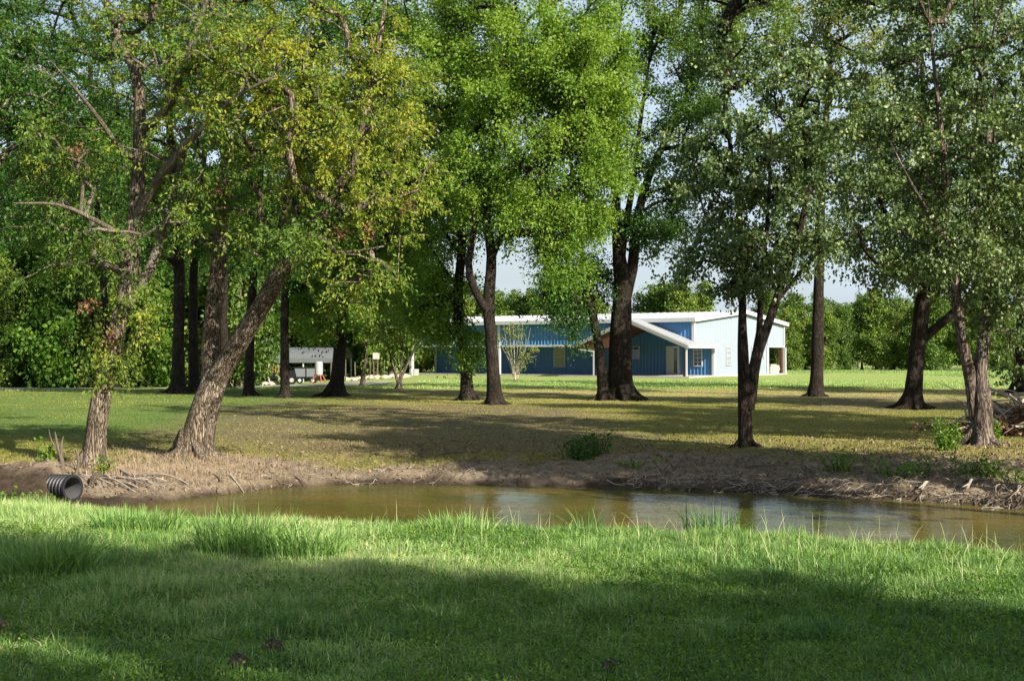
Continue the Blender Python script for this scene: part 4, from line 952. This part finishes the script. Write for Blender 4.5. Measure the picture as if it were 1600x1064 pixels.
# ------------------------------------------------------------------ brush pile
bx, by = at(1583, 660, 31.5)[0], 31.5; z0 = tz(bx, by)
o = empty('brush_pile', (bx, by, z0)); o.scale = (1.05, 1.05, 1.0); tag(o, 'heap of cut branches and brown dead leaves at the right edge', 'brush pile')
tb = Tubes(); rg = np.random.default_rng(12)
for k in range(95):
    a = rg.uniform(0, 3.14); ln_ = rg.uniform(.8, 2.2); c = np.array((rg.normal() * .6, rg.normal() * .5, abs(rg.normal()) * .3 + .15)); d = norm(np.array((math.cos(a), math.sin(a) * .6, rg.normal() * .3)))
    P = [c - d * ln_ / 2, c + rg.normal(size=3) * .08, c + d * ln_ / 2]; P, Q = smooth_path(P, [rg.uniform(.015, .04), .018, .006], .2); P[:, 2] = np.maximum(P[:, 2], .03); tb.add(P, Q, 5)
for (a, b_, r_) in [(( -.75, -.2, 1.15), (1.3, .3, .1), .055), ((-.6, 0, 1.0), (1.6, -.2, .35), .04), ((-.7, -.3, .8), (-.1, -.5, 0.05), .035), ((0, 0, .95), (1.5, .4, .85), .045), ((.1, -.2, .75), (1.5, -.4, .6), .04)]:
    P, Q = smooth_path([a, (np.array(a) + b_) / 2 + (0, 0, .08), b_], [r_, r_ * .8, r_ * .5], .2); tb.add(P, Q, 7)
tb.build('branches', M['wood_pale'], o)
A = np.array([(rg.normal() * .75, rg.normal() * .5, 0) for _ in range(200)]); A[:, 2] = np.maximum(.06, .55 * np.exp(-(A[:, 0] / .9) ** 2) * rg.random(200))
leaves_mesh('dead_leaves', [leaf_cloud(A, norm(A + (0, 0, .5)), 4, .28, 8, .09, rg, .2, .4, .3, .05, None, .35)], M['leaf_red'], o)

# ------------------------------------------------------------------ stumps, roots, driftwood
def wood(label, cat, name, pts, mat='wood_dead', group=None, n=8, rough=.35):
    b0 = np.array(pts[0][0][:3]); gz = tz(b0[0], b0[1]); tb = Tubes()
    for path in pts:
        P = []; Q = []
        for (x, y, z, r_) in path: P.append((x, y, tz(x, y) + z)); Q.append(r_)
        P, Q = smooth_path(P, Q, .12); tb.add(P, Q, n, rough)
    ob = tb.build(name, M[mat], None, (b0[0], b0[1], gz)); ob.location = (b0[0], b0[1], gz); tag(ob, label, cat, group); return ob
sx, sy = at(100, 735, 22.5)[0], 22.5
wood('jagged dead stump with upright splinters, above the culvert pipe', 'stump', 'dead_stump',
     [[(sx, sy, -.1, 0.043), (sx - .04, sy, .25, 0.037), (sx - .12, sy, .5, 0.028), (sx - .16, sy, .74, 0.007)], [(sx - .04, sy, .2, 0.028), (sx - .05, sy, .5, 0.025), (sx - .01, sy, .68, 0.005)], [(sx - .1, sy, .4, 0.019), (sx - .22, sy, .6, 0.012), (sx - .27, sy, .8, 0.004)],
      [(sx + .12, sy, -.1, 0.031), (sx + .24, sy, .12, 0.031), (sx + .24, sy, .36, 0.022), (sx + .18, sy, .5, 0.005)], [(sx - .3, sy - .2, .02, 0.022), (sx, sy, .2, 0.022), (sx + .3, sy + .1, -.02, 0.012)],
      [(sx - .35, sy - .1, .2, 0.015), (sx - .1, sy - .2, .15, 0.019), (sx + .15, sy - .3, -.05, 0.012)], [(sx - .3, sy - .1, .3, 0.012), (sx, sy - .1, .08, 0.015)], [(sx - .38, sy - .15, .1, 0.012), (sx - .05, sy - .3, .08, 0.012), (sx + .3, sy - .3, .02, 0.006)]])
rg = np.random.default_rng(17)
# exposed roots running from the leaning tree down to the water
paths = []
bx0, by0 = at(160, 745, 23.3)[0], 23.3
for k in range(26):
    x0 = bx0 + rg.uniform(-.5, .9); y0 = 22.6 + rg.uniform(-.6, .4); ex = x0 + rg.uniform(.2, 1.7); ey = rg.uniform(20.9, 21.8)
    r_ = rg.uniform(.006, .024)
    paths.append([(x0, y0, .0, r_ * 1.3), ((x0 + ex) / 2 + rg.normal() * .12, (y0 + ey) / 2 + rg.normal() * .1, rg.uniform(.0, .08), r_), (ex, ey, rg.uniform(-.02, .03), r_ * .4)])
wood('tangle of bleached roots below the leaning tree, right of the culvert pipe', 'roots', 'root_tangle', paths, 'wood_pale', n=6)
wood('curved thick root dropping from the foot of the leaning tree', 'root', 'tree_root', [[(bx0 + .05, 23.3, .1, .07), (bx0 + .2, 22.5, .05, .07), (bx0 + .35, 21.8, .04, .06), (bx0 + .45, 21.2, -.05, .03)]], 'bark')
for k, (px, Y, lb) in enumerate([(240, 21.3, 'bleached log end lying at the pond tip'), (365, 22.4, 'short bleached stick slanting to the water below the forked tree'), (345, 22.2, 'thin dark stick slanting to the water left of the bleached one'), (470, 23.2, 'thin root slanting to the water right of the forked tree')]):
    x = at(px, 760, Y)[0]
    wood(lb, 'driftwood', 'driftwood', [[(x - .35, Y + .6, .0, .012), (x - .12, Y + .3, .02, .016), (x + .2, Y - .05, .03, .006)], [(x - .1, Y + .3, .02, .008), (x + .08, Y + .2, .05, .004)]], 'wood_pale' if k in (0, 1) else 'wood_dead', n=6)
# many exposed roots and twigs along the far shoreline: uncountable
tb = Tubes(); tb2 = Tubes()
for k in range(620):
    X = rg.choice([rg.uniform(2.2, 9.5), rg.uniform(-5.5, 9.5)], p=[.8, .2]); y0 = float(Yf(np.array([X]))[0]) + rg.gamma(1.6, .28) - .12
    L_ = rg.uniform(.12, .5); a = rg.uniform(0, 6.28); d = np.array((math.cos(a), -abs(math.sin(a)) * .7, 0)); z = tz(X, y0)
    arc = max(0, rg.normal() * .05)
    P = []
    for t in (0, .35, .7, 1):
        p = np.array((X, y0, 0)) + d * L_ * t + rg.normal(size=3) * .035; zz = tz(p[0], p[1]); p[2] = max(zz, WZ - .03) + arc * math.sin(math.pi * t) * 1.2 + .015; P.append(p)
    r_ = rg.uniform(.003, .010); P, Q = smooth_path(P, [r_ * 1.3, r_, r_ * .8, r_ * .3], .08); (tb if rg.random() < .4 else tb2).add(P, Q, 4)
tag(tb.build('exposed_roots', M['wood_pale']), 'pale tangled roots and twigs along the far waterline', 'roots', kind='stuff')
tag(tb2.build('exposed_roots', M['wood_dead']), 'dark tangled roots and twigs along the far waterline', 'roots', kind='stuff')
for k, (px, py, Y, L_, lb) in enumerate([(1050, 745, 24, .9, 'dark forked dead branch standing at the waterline below the gable porch'), (1030, 750, 23.6, .7, 'smaller dark dead branch left of the forked one at the waterline'), (700, 715, 26.5, 1.0, 'dark fallen branch on the mud in the centre of the far bank'), (1180, 735, 24.3, 1.4, 'long thin branch lying over the bank right of centre'), (1510, 770, 21.2, .7, 'pale curved branch at the waterline near the right edge'), (1440, 778, 21.2, .55, 'pale short branch at the waterline left of the right edge one')]):
    x = at(px, py, Y)[0]
    pale = k >= 4
    pth = [[(x, Y, 0, .03), (x + .12 * L_, Y, .18 * L_, .025), (x + .3 * L_, Y + .1, .35 * L_ if k < 2 else .12, .008)], [(x + .05, Y, .08, .02), (x - .15 * L_, Y - .1, .3 * L_ if k < 2 else .1, .006)]]
    if k in (2, 3): pth = [[(x - L_ * .5, Y - .3, .0, .016), (x, Y, .05, .018), (x + L_ * .5, Y + .2, .04, .006)], [(x, Y, .08, .02), (x - .1, Y + .1, .3, .006)]]
    wood(lb, 'branch', 'dead_branch', pth, 'wood_pale' if pale else 'wood_dead', n=6)

# ------------------------------------------------------------------ leaf litter + lawn blades (uncountable)
N = 70000
X = rg.uniform(-9, 12, N); Y = 20 + 22 * rg.random(N) ** 1.3
yf = Yf(X); ok = (Y > yf + .05) & (rg.random(N) < np.where(X > 2.5, 1, .45) * (1 - sstep(26, 32, Y)) + .035) & (np.abs(X) < Y * .43); X = X[ok]; Y = Y[ok]
P = np.stack([X, Y, terrain(X, Y) + .012], -1)
V, t = leaf_cloud(P, np.zeros_like(P), 1, .01, 1, .065, rg, 0, .1, 1.6, .008, None, .3)
tag(leaves_mesh('leaf_litter', [(V, t)], M['litter']), 'scattered dry brown leaves on the far bank', 'leaf litter', kind='stuff')

N = 500; X = rg.uniform(-5.2, 9, N); yf = Yf(X); yn = Yn(X); Y = np.where(rg.random(N) < .7, yf - rg.gamma(1.2, .5, N), yn + (yf - yn) * rg.random(N)); ok = (Y > yn + .3) & (Y < yf - .05); X = X[ok]; Y = Y[ok]
Pw = np.stack([X, Y, np.full(len(X), WZ + .006)], -1); V, t = leaf_cloud(Pw, np.zeros_like(Pw), 1, .001, 1, .05, rg, 0, 0, 40, 0, None, .3)
V[:, 2] = WZ + .006
tag(leaves_mesh('floating_leaves', [(V, t)], M['litter']), 'small fallen leaves floating on the pond', 'floating leaves', kind='stuff')
def blades(X, Y, h, w, rg, lean=.5, z=None, dirs=None, segs=2, t0=None):
    N = len(X); z = terrain(X, Y) if z is None else z
    a = rg.uniform(0, 2 * np.pi, N) if dirs is None else dirs
    ld = np.stack([np.cos(a), np.sin(a), np.zeros(N)], -1); a2 = rg.uniform(0, np.pi, N)
    sd_ = np.stack([np.cos(a2), np.sin(a2), np.zeros(N)], -1)
    b0 = np.stack([X, Y, z - .01], -1); le = (rg.random(N) * lean)[:, None]; h = np.asarray(h)[:, None] * np.ones((N, 1)); w = np.asarray(w)[..., None] * np.ones((N, 1))
    V = np.empty((N, 2 * segs + 1, 3))
    for k in range(segs + 1):
        s = k / segs
        p = b0 + ld * h * le * s ** 1.8 + np.array((0, 0, 1.)) * h * (s - .35 * le * s ** 2.2)
        if k < segs:
            ww = w * (1 - .55 * s ** 1.5); V[:, 2 * k] = p - sd_ * ww / 2; V[:, 2 * k + 1] = p + sd_ * ww / 2
        else: V[:, -1] = p
    m_ = 2 * segs + 1; base = (np.arange(N) * m_)[:, None]
    lo = []; to = []
    for k in range(segs - 1): lo += [2 * k, 2 * k + 1, 2 * k + 3, 2 * k + 2]; to.append(4)
    lo += [2 * segs - 2, 2 * segs - 1, 2 * segs]; to.append(3)
    L = (base + np.array(lo)[None]).ravel(); T = np.tile(to, N)
    t = (rg.normal(size=N) * .16 + .42) if t0 is None else t0
    return V.reshape(-1, 3), L, T, np.repeat(np.clip(t, 0, 1), len(to))
def blade_obj(name, arrs, mat, parent=None, origin=None):
    V, L, T, t = arrs; return raw(name, V, L, T, M[mat], parent, tint=t, origin=origin)

rg = np.random.default_rng(21)
# foreground meadow
N = 560000
Y = 4.6 + 13.4 * rg.random(N) ** 1.25; X = rg.uniform(-1, 1, N) * (.44 * Y + .4)
ok = Y < Yn(X) - .1; X = X[ok]; Y = Y[ok]
cl = fbm(X * 1.7, Y * 1.7, 3); cl2 = fbm(X * .5 + 7, Y * .5, 3)
edge = sstep(-1.5, 1.2, Y - Yc(X))
h = (.045 + .055 * rg.random(len(X)) ** 2 + .16 * np.clip(cl, 0, 1) + .05 * np.clip(cl2, 0, 1)) * (1 + .35 * edge)
t = np.clip(.44 + .5 * cl2 + .3 * fbm(X * 6, Y * 6, 2) + rg.normal(size=len(X)) * .16 + (rg.random(len(X)) < .04) * .5, 0, 1)
w = .0035 + .005 * rg.random(len(X)) ** 2 + .0002 * Y
tag(blade_obj('grass', blades(X, Y, h, w, rg, 1.9, t0=t), 'grass'), 'green meadow grass in the foreground', 'grass', kind='stuff')
N = 34000; Y = 4.8 + 8.5 * rg.random(N) ** 1.2; X = rg.uniform(-1, 1, N) * (.44 * Y + .4)
ok = (fbm(X * 1.1 + 3, Y * 1.1, 3) + .25 * rg.random(N) > .12) & (Y < Yc(X)); X = X[ok]; Y = Y[ok]
Pc = np.stack([X, Y, terrain(X, Y) + rg.uniform(.03, .075, len(X))], -1)
V, t = leaf_cloud(Pc, np.zeros_like(Pc), 1, .02, 3, .02, rg, 0, .0, 1.5, .008, np.full(len(Pc), -.05), .42)
tag(leaves_mesh('ground_cover', [(V, t)], M['leaf_bright']), 'small broad-leaved weeds among the meadow grass', 'ground cover', kind='stuff')
# flowering stalks along the crest
N = 480; X = rg.uniform(-1.5, 5.2, N); Y = Yc(X) + rg.uniform(-1.8, .9, N)
ok = rg.random(N) < .35 + .65 * sstep(0, 2, X); X = X[ok]; Y = Y[ok]
tag(blade_obj('grass', blades(X, Y, rg.uniform(.18, .38, len(X)), .0045, rg, .7, segs=4, t0=rg.uniform(.75, 1, len(X))), 'grass'), 'thin straw-coloured seed stalks along the near pond edge', 'grass stalks', kind='stuff')
# lawn beyond the pond
N = 330000; Y = 24 + 46 * rg.random(N) ** 1.5; X = rg.uniform(-1, 1, N) * (.43 * Y)
mud_, bare_, near_, far_, tan_, left_ = masks(X, Y)
ok = rg.random(N) > np.clip(mud_ * .97 + bare_ * .8, 0, .985); ok &= Y > Yf(X) + .5; X = X[ok]; Y = Y[ok]
lt = sstep(-5, -11, X)
t = np.clip(.55 + .5 * fbm(X * .3, Y * .3, 3) - .35 * lt + rg.normal(size=len(X)) * .15, 0, 1)
tag(blade_obj('grass', blades(X, Y, .03 + .035 * rg.random(len(X)), .006 + .0004 * Y, rg, 1.2, segs=1, t0=t), 'lawn'), 'short olive lawn grass beyond the pond', 'grass', kind='stuff')
N = 110000; Y = 66 + 76 * rg.random(N) ** 1.3; X = rg.uniform(-.42, .42, N) * Y
ok = ~((np.abs(X) < 34) & (Y > 84) & (Y < 115) & (X > -14)) & ~((X < -6) & (Y > 71)); X = X[ok]; Y = Y[ok]
t = np.clip(.45 + .6 * fbm(X * .12, Y * .12, 3) + rg.normal(size=len(X)) * .16, 0, 1)
tag(blade_obj('grass', blades(X, Y, .06 + .09 * rg.random(len(X)) ** 2, .03 + .0003 * Y, rg, 1.0, segs=1, t0=t), 'grass'), 'bright field grass in front of the building and right field', 'grass', kind='stuff')
# dry tufts on the left bank
N = 9000; X = rg.normal(-6.6, 1.2, N); Y = rg.uniform(22.0, 25.6, N)
tag(blade_obj('grass', blades(X, Y, rg.uniform(.06, .2, N), .006, rg, 1.2, t0=rg.uniform(.7, 1, N)), 'litter'), 'dry straw tufts between the two near left trees', 'dry grass', kind='stuff')

# big grass clumps in the meadow
def clump(px, py, Y, n_, rad, h, label, t=.36):
    x = at(px, py, Y)[0]; rr = rad * rg.random(n_) ** .6; a = rg.uniform(0, 6.28, n_)
    X = x + rr * np.cos(a); Yv = Y + rr * np.sin(a) * .6; base = (x, Y, tz(x, Y))
    ar = blades(X, Yv, rg.uniform(.6, 1.35, n_) * h * 1.15, rg.uniform(.007, .014, n_), rg, .9, segs=4, t0=np.clip(rg.normal(size=n_) * .13 + t, 0, 1), dirs=a + rg.normal(size=n_) * .7)
    ob = blade_obj('grass_clump', ar, 'grass', None, base); ob.location = base
    tag(ob, label, 'grass clump', 'tall grass clumps in the meadow')
clump(385, 865, 10.9, 520, .42, .31, 'tallest coarse grass clump, left half of the largest pair in the meadow')
clump(465, 870, 10.7, 480, .42, .24, 'coarse grass clump adjoining the tallest one on its right')
clump(75, 905, 9.6, 520, .36, .27, 'coarse grass clump near the left edge of the meadow')
clump(215, 830, 12.1, 520, .42, .22, 'low coarse grass clump in the sun below the leaning tree')
clump(1115, 830, 12.6, 160, .3, .30, 'dark wispy grass clump at the pond edge right of centre', .1)
clump(1330, 955, 8.7, 140, .2, .2, 'small upright grass clump in shade at lower right', .4)
clump(720, 835, 12.2, 160, .35, .2, 'small sunlit grass clump at the pond edge near the centre', .5)
clump(915, 815, 13.0, 60, .15, .3, 'thin dark grass clump at the pond edge, centre', .1)

# leafy weeds on the far bank
def weed(px, py, Y, h, rad, n_, label, leaf='leaf_bright', size=.07, tint=-.1):
    x = at(px, py, Y)[0]; z = tz(x, Y); o = empty('weed', (x, Y, z)); tag(o, label, 'weed', 'leafy weeds on the far bank')
    tb = Tubes(); A = []
    for k in range(n_):
        a = rg.uniform(0, 6.28); r_ = rad * rg.random() ** .6; hh_ = h * rg.uniform(.5, 1); bx_, by_ = math.cos(a) * r_ * .6, math.sin(a) * r_ * .5
        dz = tz(x + bx_, Y + by_) - z; tx, ty = math.cos(a) * r_ * 1.2, math.sin(a) * r_
        P = np.array([(bx_, by_, dz - .03), ((bx_ + tx) / 2, (by_ + ty) / 2, dz + hh_ * .55), (tx, ty, dz + hh_)]); tb.add(P, [.007, .005, .003], 4)
        for s in np.linspace(.2, 1, max(2, int(hh_ / .07))): A.append(P[0] * (1 - s) + P[2] * s)
    tb.build('stems', M['leaf_mid'], o); A = np.array(A)
    leaves_mesh('leaves', [leaf_cloud(A, norm(A + rg.normal(size=A.shape) * .2), 2, .09, 3, size, rg, .3, .3, .7, .035, tint + rg.normal(size=len(A)) * .15, .28)], M[leaf], o)
weed(900, 725, 25.6, .42, .36, 26, 'dark leafy weed, left of the pair below the twin trunk', 'leaf_mid')
weed(932, 712, 26.4, .45, .3, 20, 'dark leafy weed, right of the pair below the twin trunk', 'leaf_mid')
weed(1478, 705, 26.6, .62, .28, 26, 'tall bright weed left of the grey twin-stemmed tree')
weed(1310, 742, 23.4, .32, .3, 20, 'bright low weed on the bare bank below the low-limbed tree')
weed(1392, 745, 22.9, .26, .45, 18, 'yellowish sprawling weed, third from the right on the bank', tint=.2)
weed(1440, 750, 22.6, .24, .3, 16, 'small green weed, second cluster from the right on the bank')
weed(1525, 752, 22.2, .28, .45, 30, 'broad low green weed near the right edge')
weed(1585, 755, 21.8, .28, .35, 20, 'low green weed cut by the right edge', tint=.1)
weed(1000, 733, 24.9, .14, .55, 26, 'flat yellow-green weed patch right of the dark weeds', tint=.25, size=.05)
weed(1556, 690, 28.8, .65, .14, 8, 'thin upright weed in front of the brush pile')
weed(162, 745, 22.6, .3, .16, 14, 'yellow-green shoots at the foot of the leaning tree', 'leaf_yellow', tint=.2)
weed(70, 735, 22.6, .62, .12, 7, 'tall thin weed left of the dead stump', tint=.1)
weed(15, 775, 19.0, .2, .5, 30, 'low green weeds at the left edge of the meadow', tint=-.1)

# soil mounds in the meadow
md = simple('crumbly_soil', (.09, .07, .05), .95, var=.5, scale=30, bump=1.0)
for k, (px, Y, r_, lb) in enumerate([(425, 7.1, .10, 'small dark soil mound, left of the pair in the shaded meadow'), (372, 6.75, .09, 'small dark soil mound, lowest in the shaded meadow'), (955, 6.7, .09, 'small brown soil mound at the bottom centre'), (5, 7.6, .09, 'small soil mound at the left edge')]):
    x = at(px, 1000, Y)[0]; v = []; n_ = 18
    for i in range(7):
        ph = i / 6 * math.pi / 2
        for j in range(n_):
            a = 2 * math.pi * j / n_; q_ = r_ * (1 + rg.uniform(-.18, .18)); q_ *= .6; v.append((q_ * math.sin(ph) * math.cos(a), q_ * math.sin(ph) * math.sin(a), max(-.02, .06 * math.cos(ph) + rg.uniform(-.012, .012))))
    f = [(i * n_ + j, i * n_ + (j + 1) % n_, (i + 1) * n_ + (j + 1) % n_, (i + 1) * n_ + j) for i in range(6) for j in range(n_)]
    tag(MB().add(v, f).build('soil_mound', md, None, (x, Y, tz(x, Y) + .01)), lb, 'soil mound')
